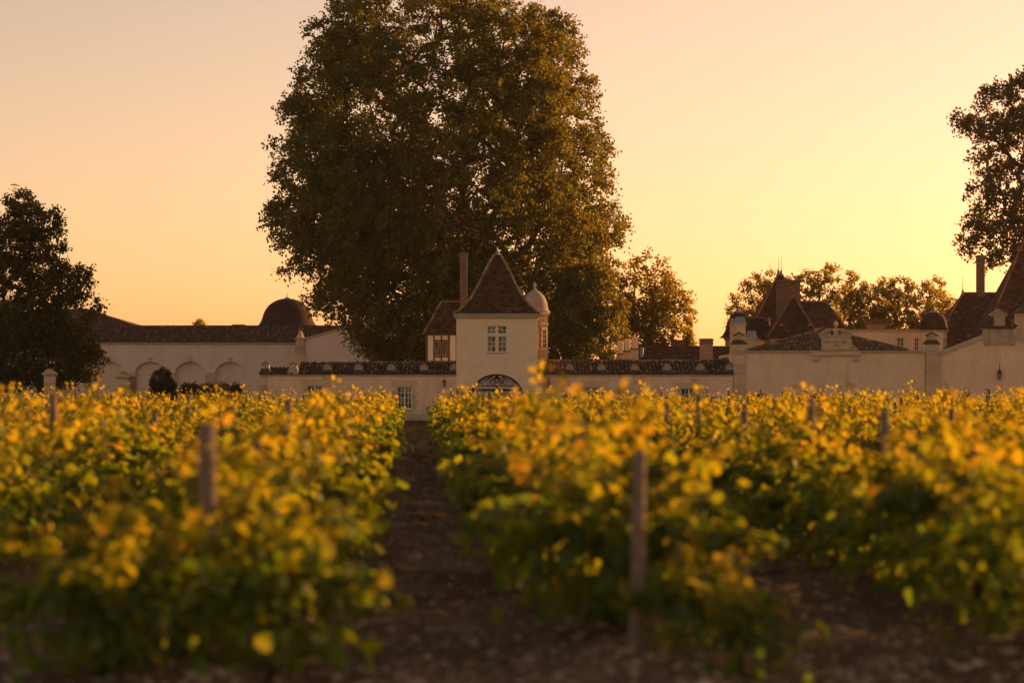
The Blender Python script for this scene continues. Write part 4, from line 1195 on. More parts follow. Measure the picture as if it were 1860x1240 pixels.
pyramid_roof('manor_wing', 'manor wing with broad dark roof under the tall slim chimney', 1684, 1850, 645, 1749, 1812, 533, 160.0, 6.4, mat='flat', hipmat='hip_red', finials=((1749, 503),))
chimney('tall slim brick chimney on the broad dark roof', 'brick_chimney', X(1775.5,163), X(1789,163), 163, .5, 6, Z(463,163), 'brick_brown', 'brick_brown', .05, .5)
pyramid_roof('manor_tower', 'manor tower with very steep roof at the right edge', 1776, 1946, 640, 1859, 1867, 440, 153.0, 5.2, mat='flat', hipmat='hip_red')
rc = empty('stone_chimney', (X(1860,143), 143, 0), 'gabled stone chimney at the far right edge', 'chimney')
q_ = MB(); q_.box(X(1849,143), X(1875,143), 143, 144, 0, Z(569,143)); q_.build('shaft', M['stone_old'], rc)
q_ = MB(); q_.prism([(X(1846,143), Z(569,143)+.002), (X(1878,143), Z(569,143)+.002), (X(1878,143), Z(566,143)), (X(1862,143), Z(557,143)), (X(1846,143), Z(566,143))], 142.9, 144.1); q_.build('gable_cap', M['stone_dark'], rc)

# ------------------------------------------------------------------ cellar on the left
def cellar():
    Y = 188.0; s = Y/FPX
    c = empty('wine_cellar', (X(300,Y), Y, 0), 'long pale cellar with blind arches and tiled roof, left', 'building')
    x0, x1 = X(-90,Y), X(537,Y); zt = Z(626,Y)
    cent = [54.5+72.7*i-72.7 for i in range(7)]
    hw = 27.5*s; zs = Z(679,Y); rise = (679-657)*s
    mb = MB()
    edges = []
    for p in cent:
        cx = X(p,Y); n = 18
        xs = [cx-hw*math.cos(PI*i/n) for i in range(n+1)]
        for a, b in zip(xs[:-1], xs[1:]):
            za, zb_ = [zs+rise*math.sqrt(max(0,1-((q-cx)/hw)**2))**.9 for q in (a, b)]
            mb.prism([(a,za),(b,zb_),(b,zt),(a,zt)], Y, Y+.35)
        edges.append((cx-hw, cx+hw))
    xs = [x0]+[e for q in edges for e in q]+[x1]
    for a, b in zip(xs[::2], xs[1::2]): mb.box(a, b, Y, Y+.35, 0, zt)
    mb.box(x0, x1, Y+.351, Y+.6, 0, zt)
    mb.box(x0, x1, Y+9, Y+9.4, 0, zt); mb.box(x0, x0+.4, Y+.6, Y+9, 0, zt); mb.box(x1-.4, x1, Y+.6, Y+9, 0, zt)
    mb.build('wall', M['plaster_white'], c)
    for p in cent:
        k = MB(); cx = X(p,Y)
        k.prism([(cx-.11, Z(657,Y)+.004), (cx+.11, Z(657,Y)+.004), (cx+.13, Z(649.5,Y)), (cx-.13, Z(649.5,Y))], Y-.06, Y+.2); k.box(cx-.15, cx+.15, Y-.08, Y+.2, Z(649.5,Y)+.001, Z(648,Y)); k.build('keystone', M['stone'], c)
    for (a, b), (a2, b2) in zip(edges[:-1], edges[1:]):
        k = MB(); k.box(b+.0, a2-.0, Y-.05, Y-.002, 0, Z(679.5,Y)); k.box(b-.04, a2+.04, Y-.09, Y-.002, Z(679.5,Y)+.001, Z(677,Y)); k.build('impost_pier', M['stone'], c)
    co = MB(); co.box(x0, x1, Y-.05, Y+.3, zt, Z(624,Y)); co.box(x0, x1, Y-.12, Y+.3, Z(624,Y), Z(622.6,Y)); co.build('cornice', M['stone'], c)
    gu = MB(); gu.box(x0, x1, Y-.2, Y-.02, Z(622.6,Y)+.002, Z(621.4,Y)); gu.build('gutter', M['zinc'], c)
    ze, zr = Z(621,Y), Z(593.3,Y+4.2)
    xr = X(760,Y)
    ro = MB(); V = Vector((0, 4.3, zr-ze)); canal_roof(ro, (x0, Y-.12, ze), (1,0,0), V, xr-x0, V.length, None, .26, .42)
    ro.add([(x0,Y+4.18,zr),(xr,Y+4.18,zr),(xr,Y+9.5,ze),(x0,Y+9.5,ze)], [(0,1,2,3)], .4)
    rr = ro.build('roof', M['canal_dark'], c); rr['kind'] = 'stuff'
    hip_line(rr, [(x0,Y+4.18,zr+.03),(xr,Y+4.18,zr+.03)], .09, 'canal_dark', 'ridge_tile', .45)
    cr = MB()
    for i in range(9): cr.tube([(X(411+i*2.7,Y), Y+4.1, zr), (X(411+i*2.7,Y), Y+4.3, zr+.16)], .06, 6, random.random())
    cr.box(X(409,Y), X(435,Y), Y+4.0, Y+4.4, zr, zr+.08); cr.build('ridge_vent', M['canal_dark'], c)
    # gable front towards the gate: pilasters, stepped coping, finial
    for a, b in ((537, 555), (750, 767)):
        p = ashlar(c, 'pilaster', X(a,Y), X(b,Y), Y-.5, Y+.3, 0, Z(627,Y), 'stone', .7)
        k = MB(); moulding(k, X(a,Y), X(b,Y), Y-.5, Z(613.5,Y), [(.08,.08),(.05,.04)], .8); k.build('capital', M['stone'], p)
        k = MB(); k.box(X(a,Y)+.04, X(b,Y)-.04, Y-.47, Y+.3, Z(627,Y)+.001, Z(613.5,Y)-.132); k.build('upper_block', M['stone'], p)
        k = MB(); cx = X((a+b)/2,Y); k.lathe(cx, Y-.1, [(.34, Z(613.5,Y)+.002), (.28, Z(610,Y)), (.20, Z(607,Y)), (.20, Z(605,Y)), (.13, Z(602,Y)), (.05, Z(600,Y))], 8, PI/8); k.build('finial', M['stone'], p)
    g = MB(); zb, zp = Z(616,Y), Z(590,Y)
    g.prism([(X(555,Y)+.002,0),(X(750,Y)-.002,0),(X(750,Y)-.002,zb),(X(652,Y),zp),(X(555,Y)+.002,zb)], Y-.35, Y-.002); go = g.build('gable_wall', M['plaster_white'], c)
    for s_, a in ((1, 555), (-1, 750)):
        k = MB(); q = [(X(a,Y), zb+.002), (X(652,Y), zp+.002), (X(652,Y), zp+.12), (X(a,Y), zb+.12)]
        k.prism(q if s_ > 0 else q[::-1], Y-.45, Y+.1); k.build('coping', M['stone'], go)
cellar()
def dome_roof():
    t, cx, cy = dome_turret('domed_pavilion', 'dark bell shaped dome rising behind the cellar roof', 516, 205.0, [(63,596),(57,592),(51.5,587.5),(47.5,581),(45,574),(43,567),(39.5,560),(34,553),(27,547.5),(19.5,543.5),(11,541),(3,540)], 48, 600, 0, 'flat_dark', 24, 'plaster_white', 527)
dome_roof()
pyramid_roof('barn', 'barn with broad low tile roof behind the left tree', -40, 249, 592.5, 70, 158, 562, 222.0, 9, mat='flat_red', wallmat='plaster_white', tw=.5, ex=.35, hipmat='hip')

# ------------------------------------------------------------------ gate pillars and their low wall at the left
def gate_pillar(label, p0, p1, q, Y, urn):
    g = empty('gate_pillar', (X((p0+p1)/2,Y), Y, 0), label, 'pillar', 'stone gate pillars')
    a, b = X(p0,Y), X(p1,Y); w = b-a; cx = (a+b)/2
    zc = Z(q+11,Y)
    ashlar(g, 'shaft', a, b, Y, Y+w, -.1, zc, 'stone', .36)
    c = MB(); c.bbox(a-.05, b+.05, Y-.05, Y+w+.05, zc+.001, zc+.08, .015); c.bbox(a-.11, b+.11, Y-.11, Y+w+.11, zc+.082, zc+.17, .02); cp = c.build('capital', M['stone_old'], g)
    d = MB()
    if urn: d.lathe(cx, Y+w/2, [(.30, zc+.172), (.26, zc+.24), (.18, zc+.26), (.20, zc+.34), (.24, zc+.42), (.2, zc+.44)], 12)
    else: d.lathe(cx, Y+w/2, [((w/2+.08)*1.414, zc+.172), (w*.28*1.414, zc+.36), (w*.26*1.414, zc+.42)], 4, PI/4)
    d.build('cap_stone', M['stone_old'], cp)
gate_pillar('stone gate pillar with sloped cap in front of the left tree', 79.5, 98, 672, 140.0, False)
gate_pillar('stone gate pillar with flat urn in front of the blind arches', 211.5, 231.5, 677, 140.0, True)
bw = empty('brick_wall', (X(238,141), 141, 0), 'short reddish brick wall stub beside the urn topped pillar', 'wall')
q_ = MB(); q_.box(X(231.8,141), X(246,141), 141, 141.4, -.1, Z(684,141)); q_.build('wall', M['brick'], bw)
q_ = MB(); q_.bbox(X(231.8,141), X(247,141), 140.95, 141.45, Z(684,141)+.001, Z(681.5,141), .01); q_.build('coping', M['stone_old'], bw)

# ------------------------------------------------------------------ leaves
LOBED = np.array([(0,0,0),(.30,-.14,-.05),(.52,.22,-.13),(.34,.46,-.03),(.40,.74,-.14),(0,1.0,-.20),(-.40,.74,-.14),(-.34,.46,-.03),(-.52,.22,-.13),(-.30,-.14,-.05),(0,.42,.04)])
LOBED_F = np.array([(10,i,(i+1) % 10) for i in range(10)])
KITE = np.array([(0,0,0),(.46,.42,-.12),(0,1.0,-.14),(-.46,.42,-.12)])
KITE_F = np.array([(0,1,2),(0,2,3)])

def unit(a):
    return a / np.maximum(np.linalg.norm(a, axis=1, keepdims=True), 1e-9)

def leaf_arrays(P, D, N, size, tint, shape='kite'):
    V, F = (LOBED, LOBED_F) if shape == 'lobed' else (KITE, KITE_F)
    D = unit(D); Xa = unit(np.cross(D, N)); Na = np.cross(Xa, D)
    n = len(P); k = len(V)
    v = P[:,None,:] + size[:,None,None]*(V[None,:,0:1]*Xa[:,None,:] + V[None,:,1:2]*D[:,None,:] + V[None,:,2:3]*Na[:,None,:])
    f = (F[None,:,:] + (np.arange(n)*k)[:,None,None]).reshape(-1, 3)
    return v.reshape(-1,3), f, np.repeat(tint, len(F))

def leaf_mesh(name, arrs, mat):
    v = np.concatenate([a[0] for a in arrs]); off = np.cumsum([0]+[len(a[0]) for a in arrs[:-1]])
    f = np.concatenate([a[1]+o for a, o in zip(arrs, off)]); t = np.concatenate([a[2] for a in arrs])
    return np_mesh(name, v, f.ravel(), np.full(len(f), 3), mat, t)

def rand_dirs(n, rng):
    return unit(rng.normal(size=(n,3)))

# ------------------------------------------------------------------ trees
def make_tree(name, label, Y, trunk_px, env, mat, clumps, clump_r, per_clump, leaf, seed, depth=.8, trunk_r=.5, fork=.25, group=None, cat='tree', droop=.35, shell=.45, lean=0, spray=9, limb=1.0, base_z=0.0, twig_up=.25, gap=.62, rough=.16, lobes=None, blobs=None, lobe_in=.7, stray=.07):
    rng = np.random.default_rng(seed)
    s = Y/FPX
    env = sorted(env)                            # top row first (small py)
    pys = np.array([e[0] for e in env], float); Ls = np.array([e[1] for e in env], float); Rs = np.array([e[2] for e in env], float)
    wts = np.interp(np.linspace(pys[0], pys[-1], 300), pys, (Rs-Ls))**1.7
    grid = np.linspace(pys[0], pys[-1], 300)
    base = np.array([X(trunk_px,Y), Y, base_z])
    pts = []
    tries = 0
    md = clump_r*gap
    ph = rng.uniform(0, 6, 4)
    def in_env(inset):
        py = rng.choice(grid, p=wts/wts.sum()) + rng.uniform(-2,2)
        l, r = np.interp(py, pys, Ls), np.interp(py, pys, Rs)
        c = (l+r)/2*s; hw = max(.15, (r-l)/2*s - inset)
        a = rng.uniform(0, 2*PI); q = (shell + (1-shell)*rng.random()) if rng.random() < .8 else rng.random()
        q = q**.5 if rng.random() < .75 else q
        hw *= 1 + rough*(math.sin(py*.085+ph[0]+2*math.sin(a))*.5+math.sin(py*.21+ph[1]+3*a)*.5) - rough*.35
        return np.array([X(0,Y) + c + hw*q*math.cos(a), Y + hw*q*depth*math.sin(a), max(base_z+.2, Z(py,Y))])
    LB = []                                      # boughs: rounded masses that carry the clumps
    if blobs:
        for bx_, by_, rx_, ry_ in blobs:
            LB.append((np.array([X(bx_,Y), Y+rng.uniform(-.5,.5)*rx_*s, Z(by_,Y)]), np.array([rx_*s, rx_*s*.9, ry_*s])-clump_r*.3))
    elif lobes:
        n_l, r_l = lobes
        t_ = 0
        while len(LB) < n_l and t_ < n_l*40:
            t_ += 1
            rr_ = r_l*rng.uniform(.7,1.25)
            p = in_env(rr_*lobe_in)
            if LB and min(np.linalg.norm(p-q[0]) for q in LB) < r_l*.72: continue
            LB.append((p, np.array([rr_, rr_, rr_*.8])))
    wl_ = np.array([np.prod(b[1])**.72 for b in LB]) if LB else None
    while len(pts) < clumps and tries < clumps*30:
        tries += 1
        if LB and rng.random() > stray:
            c_, r_ = LB[rng.choice(len(LB), p=wl_/wl_.sum())]
            d_ = rng.normal(size=3); d_ /= np.linalg.norm(d_)
            p = c_ + d_*r_*(.5+.5*rng.random()**.5)*(1 if rng.random() < .93 else 1.18)
            if p[2] < base_z+.3: continue
        else: p = in_env(clump_r*.42)
        if pts:
            d2 = ((np.array(pts)-p)**2).sum(1).min()
            if d2 < md*md: continue
        pts.append(p)
    C = np.array(pts)
    cc = C.mean(0)
    # --- limbs: every clump hangs on the nearest limb that leads back to the trunk
    ztop = C[:,2].max(); zbot = C[:,2].min()
    H = ztop
    nodes = []; par = []
    nt = 10; zt_ = zbot + (ztop-zbot)*.62
    for i in range(nt+1):
        t = i/nt
        wob = .25*math.sin(t*5+seed)*(t**.5)
        nodes.append(np.array([base[0]+wob*limb+(cc[0]-base[0])*t*.7, Y+.2*math.cos(t*4+seed)*t+(cc[1]-Y)*t, base_z-.1+(zt_-base_z)*t])); par.append(i-1)
    order = np.argsort(((C-np.array([cc[0],cc[1],zbot+.35*(ztop-zbot)]))**2).sum(1))
    tips = []
    arr = np.array(nodes)
    for ci in order:
        p = C[ci]
        d = arr - p
        dist = np.sqrt((d**2).sum(1))
        pen = dist + np.maximum(0, arr[:,2]-p[2]+.25*np.hypot(d[:,0],d[:,1]))*1.6
        pen[:max(1,int(nt*fork))] += 50
        j = int(pen.argmin())
        a = nodes[j]; L = dist[j]
        n = max(2, int(L/1.0)); prev = j
        for k in range(1, n+1):
            t = k/n
            q = a+(p-a)*t + rng.normal(size=3)*.06*L*math.sin(PI*t)
            q[2] -= -.10*L*math.sin(PI*t)
            nodes.append(q); par.append(prev); prev = len(nodes)-1
        arr = np.array(nodes)
        tips.append(prev)
    load = np.zeros(len(nodes))
    for t in tips: load[t] += 1
    for i in range(len(nodes)-1, 0, -1):
        if par[i] >= 0: load[par[i]] += load[i]
    rad = trunk_r*np.maximum(load, .3)**.5/ max(1, load[0])**.5
    rad = np.maximum(rad, .018)
    tr = MB()
    for i in range(1, len(nodes)):
        p = par[i]
        sg = 8 if rad[i] > .25 else 5 if rad[i] > .06 else 3
        tr.tube([nodes[p], nodes[i]], [min(rad[p], rad[i]*1.35) if p > nt else rad[p]*(1.35 if p == 0 else 1), rad[i]], sg)
    o = empty(name, tuple(base), label, cat, group)
    tr.build('trunk', M['bark'], o, True)
    # --- leaves in sprays on twigs around each clump
    K = len(C); ns = spray; m = max(2, per_clump//ns)
    out = unit(C-cc)
    tw = rand_dirs(K*ns, rng) + np.repeat(out, ns, 0)*.55 + np.array([0,0,twig_up])
    tw = unit(tw)
    tl = clump_r*rng.uniform(.45, 1.15, K*ns)
    ti = np.repeat(np.arange(K*ns), m)
    u = rng.uniform(.15, 1.0, len(ti))**.8
    P = np.repeat(C, ns*m, 0) + tw[ti]*(tl[ti]*u)[:,None]
    P[:,2] -= droop*clump_r*(u**2)*rng.uniform(.3,1,len(ti))
    P += rng.normal(size=P.shape)*leaf*.55
    D = tw[ti]*.6 + rand_dirs(len(ti), rng)*.8 + np.array([0,0,-.45])
    N = rand_dirs(len(ti), rng)*.9 + np.array([0,0,.75])
    size = leaf*rng.uniform(.65, 1.25, len(ti))
    ct = rng.uniform(.15, .75, K)
    tint = np.clip(np.repeat(ct, ns*m) + rng.normal(size=len(ti))*.18, 0, 1)
    keep = P[:,2] > base_z+.05
    P, D, N, size, tint = P[keep], D[keep], N[keep], size[keep], tint[keep]
    P -= base
    cr = link('crown', leaf_mesh('crown', [leaf_arrays(P, D, N, size, tint, 'kite')], M[mat]), o)
    cr['kind'] = 'stuff'
    return o

make_tree('plane_tree', 'giant spreading plane tree towering behind the gate tower', 157.0, 800,
    [(-48,670,850),(0,590,930),(28,570,990),(45,556,1050),(62,547,1066),(110,530,1086),(170,508,1098),(220,494,1110),(270,487,1134),(330,485,1124),(372,470,1130),(402,472,1148),(440,490,1138),(480,512,1118),(520,534,1110),(560,572,1104),(600,606,1090),(630,640,1050),(655,685,1000)],
    'leaf_plane', 2300, 1.05, 160, .185, 41, .86, .85, .3, spray=12, rough=.05, lobes=(150, 1.8), gap=.52, lobe_in=.85, stray=.5)
make_tree('bushy_tree', 'bushy warm green tree right of the domed turret', 151.0, 1062,
    [(470,1062,1112),(510,1035,1122),(550,1010,1128),(590,1000,1128),(630,1000,1124),(690,1006,1120)], 'leaf_plane', 230, .75, 140, .17, 5, .9, .22, .2, droop=.8, twig_up=-.1, lobes=(26,1.2), lobe_in=.5)
make_tree('maple_tree', 'loose crowned tree with open top left of the brick chimneys', 166.0, 1192,
    [(456,1168,1212),(480,1142,1224),(510,1122,1238),(540,1112,1255),(565,1106,1280),(600,1104,1256),(640,1108,1250),(675,1118,1240)], 'leaf_light', 190, .8, 80, .19, 8, .85, .3, .2, shell=.2, lobes=(20, 1.15), lobe_in=.25, gap=.7, stray=.25)
make_tree('poplar_tree', 'slim distant poplar between two chimneys', 230.0, 1250, [(578,1246,1254),(600,1242,1259),(630,1240,1261),(660,1241,1260)], 'leaf_light', 40, .45, 60, .22, 9, 1, .15, .1)
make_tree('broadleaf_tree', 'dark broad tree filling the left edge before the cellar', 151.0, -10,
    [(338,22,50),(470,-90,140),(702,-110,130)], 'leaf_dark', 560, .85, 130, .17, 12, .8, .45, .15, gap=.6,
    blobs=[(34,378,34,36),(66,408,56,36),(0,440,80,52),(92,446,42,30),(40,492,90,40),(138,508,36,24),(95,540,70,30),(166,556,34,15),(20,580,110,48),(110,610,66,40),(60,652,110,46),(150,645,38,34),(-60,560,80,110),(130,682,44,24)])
make_tree('broadleaf_tree', 'tall dark tree leaning in at the right edge', 204.0, 1900,
    [(118,1852,1985),(332,1748,2020),(530,1840,1980)], 'leaf_warm', 420, 1.15, 120, .24, 14, .8, .6, .3, gap=.62,
    blobs=[(1880,150,50,30),(1812,178,48,28),(1758,214,36,16),(1800,232,60,28),(1870,238,70,50),(1808,288,40,22),(1860,320,70,44),(1786,345,36,24),(1800,395,48,34),(1880,410,80,50),(1770,440,36,22),(1826,462,42,22),(1890,500,60,40),(1950,300,80,160)])
for i, (c, env, lab) in enumerate((
    (1385, [(486,1376,1404),(505,1356,1425),(530,1336,1444),(560,1322,1456),(595,1322,1460)], 'spiky topped tree rising behind the twin spires'),
    (1490, [(486,1474,1502),(505,1456,1522),(535,1446,1536),(575,1446,1545),(605,1446,1548)], 'narrow golden green tree right of the chimney stack'),
    (1552, [(488,1536,1566),(510,1518,1588),(545,1506,1600),(585,1504,1606),(612,1504,1606)], 'pointed golden tree above the inscribed stone'),
    (1622, [(496,1606,1640),(518,1588,1656),(545,1576,1672),(585,1574,1676),(612,1574,1676)], 'rounded golden tree above the flat topped block'),
    (1695, [(505,1680,1712),(525,1660,1732),(550,1642,1752),(580,1640,1756),(612,1640,1756)], 'golden tree between domed turret and dark roof'))):
    make_tree('lime_tree', lab, 216.0+2.5*i, c, [(e[0]+13, e[1]-6, e[2]+6) for e in env], 'leaf_light', 115, .95, 80, .21, 20+i, .9, .3, .2, 'trees behind the manor roofs', twig_up=.9, gap=.68, shell=.15, rough=.3, spray=6, lobes=(18, 1.3), lobe_in=.2, stray=.3)
make_tree('distant_tree', 'tiny far tree peeping over the cellar ridge', 330.0, 362, [(583,356,366),(590,353,370),(600,352,371)], 'leaf_light', 26, .55, 40, .3, 31, 1, .12, .1, base_z=7)
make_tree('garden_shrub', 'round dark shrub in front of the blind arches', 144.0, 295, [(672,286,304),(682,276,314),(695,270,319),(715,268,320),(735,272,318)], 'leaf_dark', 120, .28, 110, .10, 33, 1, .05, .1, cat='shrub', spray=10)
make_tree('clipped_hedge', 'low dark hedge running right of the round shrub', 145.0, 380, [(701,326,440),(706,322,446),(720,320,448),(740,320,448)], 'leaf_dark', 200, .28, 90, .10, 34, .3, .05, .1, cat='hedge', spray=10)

# ------------------------------------------------------------------ vines
def vine_variant(seed, nleaf_shoot=15, shoots=14, tall=0):
    """one trained vine along local Y: trunk, canes, leaf transforms"""
    rng = np.random.default_rng(seed)
    tr = MB()
    h = rng.uniform(.48, .60)
    pts = [(0,0,-.08)]; rr = [.055]
    for i in range(1, 6):
        t = i/5; pts.append((.05*math.sin(3*t+seed), .05*math.cos(4*t+seed)-.05, h*t)); rr.append(.045-.012*t+.006*math.sin(9*t+seed))
    tr.tube(pts, rr, 7)
    for s_ in (-1, 1):
        tr.tube([pts[-1], (pts[-1][0]*.6, s_*.18, h+.06), (0, s_*.36, h+.07), (.02*s_, s_*.52, h+.05)], [.03,.022,.018,.012], 6)
    cn = MB()
    P=[];D=[];N=[];Sz=[];T=[]
    for k in range(shoots):
        y0 = -.40+.80*(k+.5)/shoots+rng.uniform(-.05,.05)
        side = rng.choice([-1,1]); spread = rng.uniform(.05,.75)
        L = rng.uniform(.54,.92)
        if k % 6 == 2: L = rng.uniform(.92,1.16); spread = rng.uniform(.05,.35)
        if k < tall: L = rng.uniform(1.1,1.25); spread = .12
        hang = rng.random() < .36 and k >= tall
        cp = []
        ns = 9
        for i in range(ns+1):
            t = i/ns
            x = side*spread*t**1.2; z = h+.06+L*t
            if hang:
                x = side*(spread*.6+.58)*min(1,1.35*t); z = h+.06+L*1.15*(t-1.02*t**2.1)+rng.normal()*.01
            cp.append(np.array([x+.03*math.sin(5*t+k), y0+.10*math.sin(3*t+k*2)*t+rng.normal()*.01, z]))
        cn.tube(cp, [.0085*(1-.5*i/ns) for i in range(ns+1)], 3)
        c = np.array(cp)
        for q in range(nleaf_shoot):
            t = rng.uniform(.0,1.0)
            i = min(ns-1, int(t*ns)); f = t*ns-i
            p = c[i]*(1-f)+c[i+1]*f
            a = rng.uniform(0, 2*PI)
            outd = np.array([math.cos(a)*1.25, math.sin(a)*.8, .1]); 
            pet = rng.uniform(.03,.09)
            p = p + outd*pet
            d = outd*.8+np.array([0,0,-.65])+rng.normal(size=3)*.35
            n = outd*.6+np.array([0,0,.65])+rng.normal(size=3)*.45
            young = t > .85
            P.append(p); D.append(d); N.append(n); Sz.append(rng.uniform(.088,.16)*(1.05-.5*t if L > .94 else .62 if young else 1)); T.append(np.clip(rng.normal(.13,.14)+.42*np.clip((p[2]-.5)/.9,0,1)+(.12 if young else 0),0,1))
        for q in range(10):                      # low lateral leaves around the cordon
            a = rng.uniform(0,2*PI)
            outd = np.array([math.cos(a), math.sin(a), 0])
            p = np.array([0,y0,h]) + outd*np.array([2.2,1,1])*rng.uniform(.06,.42) + np.array([0,0,rng.uniform(-.40,.35)])
            P.append(p); D.append(outd*.5+np.array([0,0,-.9])+rng.normal(size=3)*.3); N.append(outd+np.array([0,0,.3])+rng.normal(size=3)*.4); Sz.append(rng.uniform(.09,.15)); T.append(np.clip(rng.normal(.18,.14),0,1))
    return tr, cn, (np.array(P), np.array(D), np.array(N), np.array(Sz), np.array(T))

NV = 12
VAR = []
for i in range(NV):
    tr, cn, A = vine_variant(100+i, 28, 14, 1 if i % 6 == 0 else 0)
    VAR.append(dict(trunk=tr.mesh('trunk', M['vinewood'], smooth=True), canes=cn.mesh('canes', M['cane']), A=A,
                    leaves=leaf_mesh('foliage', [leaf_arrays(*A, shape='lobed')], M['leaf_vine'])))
# thinner foliage meshes for the nearest vines, whose outer leaves are built one by one
def rot_z(P, a):
    c, s_ = math.cos(a), math.sin(a)
    return np.stack([P[:,0]*c-P[:,1]*s_, P[:,0]*s_+P[:,1]*c, P[:,2]], 1)

ROW_ANG = math.atan(-ROW_SLOPE)                  # rows lean left going away: positive turn about Z
LEAFM = []
for t in (.1,.3,.45,.6,.8,.95):
    v, f, tt_ = leaf_arrays(np.zeros((1,3)), np.array([[0,1.0,0]]), np.array([[0,0,1.0]]), np.array([1.0]), np.array([t]), 'lobed')
    LEAFM.append((t, np_mesh('leaf', v, f.ravel(), np.full(len(f),3), M['leaf_vine'], tt_)))

def row_words(k):
    return ('%s row right of the bare aisle' % ordinal(k+1)) if k >= 0 else ('%s row left of the bare aisle' % ordinal(-k))

plants = []
for k in range(-18, 24):
    y = {0: 17.9, -1: 17.3, 1: 15.4, -2: 17.0}.get(k, 17.0 + (abs(k)*.37) % .8)
    cnt = 0
    while y < 128.5:
        x = row_x(k, y)
        px = 930 + x*FPX/y
        if -2.5*1860*.0 - 900*20/y - 60 < px < 1920 + 2200*20/y:
            plants.append((y, x, k, px))
        y += 1.05 + random.uniform(-.14,.14)
for y_, k, dx in ((15.9, 0, .60), (16.9, 0, .45), (15.5, -1, .50), (15.7, -1, -.62), (16.5, -1, .50), (16.6, -1, -.55)):
    plants.append((y_, row_x(k, y_)+dx, k, 930+(row_x(k, y_)+dx)*FPX/y_))
plants.sort()
visible = [p for p in plants if -25 < p[3] < 1885]
single = set(id(p) for p in visible[:300])
count = {}
far_arr = []; far_wood = MB()
leafcount = 0
n_single = 0
for p in plants:
    y, x, k, px = p
    vi = random.randrange(NV)
    sc = random.uniform(.92, 1.06)
    if random.random() < .10 and y > 19: sc *= random.uniform(.62, .85)       # replanted young vines
    if y > 90: sc *= .92
    if y < 17.2 and k in (0, -1): sc *= .52 if k == 0 else .76       # the end vines are small
    flip = PI if random.random() < .5 else 0
    zg = float(ground_z(np.array([x]), np.array([y]))[0])-.02
    if id(p) in single:
        count[k] = count.get(k, 0)+1
        V = VAR[vi]
        o = empty('grape_vine', (x, y, zg), 'leafy grapevine, %s from the front in the %s' % (ordinal(count[k]), row_words(k)), 'vine', 'grapevines in rows')
        o.rotation_euler = (0,0,ROW_ANG+flip+random.uniform(-.06,.06)); o.scale = (sc*random.uniform(.9,1.2), sc, sc*random.uniform(.88,1.12))
        t = link('trunk', V['trunk'], o); link('canes', V['canes'], o)
        if n_single < 14:
            P, D, N, Sz, T = V['A']
            pick = np.argsort(-np.abs(P[:,0]) - RNG.random(len(P))*.25)[:110]
            rest = np.setdiff1d(np.arange(len(P)), pick)
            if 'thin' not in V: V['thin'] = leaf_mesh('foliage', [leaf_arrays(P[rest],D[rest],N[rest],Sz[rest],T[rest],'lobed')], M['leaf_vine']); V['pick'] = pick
            link('foliage', V['thin'], o)['kind'] = 'stuff'
            for i in V['pick']:
                dd = Vector(D[i]).normalized(); xx = dd.cross(Vector(N[i])).normalized(); zz = xx.cross(dd)
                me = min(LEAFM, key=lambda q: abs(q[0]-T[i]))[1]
                lo = bpy.data.objects.new('leaf', me); col.objects.link(lo); lo.parent = o
                m4 = Matrix((xx, dd, zz)).transposed().to_4x4(); m4.translation = Vector(P[i])
                lo.matrix_local = m4 @ Matrix.Scale(float(Sz[i]), 4)
        else:
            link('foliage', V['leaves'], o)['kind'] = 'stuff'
        n_single += 1
    else:
        P, D, N, Sz, T = VAR[vi]['A']
        st = 1 if y < 75 else 2
        sel = np.arange(random.randrange(st), len(P), st)
        a = ROW_ANG+flip
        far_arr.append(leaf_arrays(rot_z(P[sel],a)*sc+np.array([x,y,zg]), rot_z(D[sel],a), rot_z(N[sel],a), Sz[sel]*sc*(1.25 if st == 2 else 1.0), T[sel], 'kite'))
        far_wood.tube([(x,y,zg-.05), (x+.03,y+.02,zg+.3), (x,y,zg+.58)], [.05,.035,.03], 5)
dv = empty('distant_vines', (0,100,0), 'mass of distant vine rows running up to the estate wall', 'vines')
dv['kind'] = 'stuff'
fo = link('foliage', leaf_mesh('foliage', far_arr, M['leaf_vine']), dv, (0,-100,0)); fo['kind'] = 'stuff'
fw = far_wood.build('trunks', M['vinewood'], dv); fw['kind'] = 'stuff'

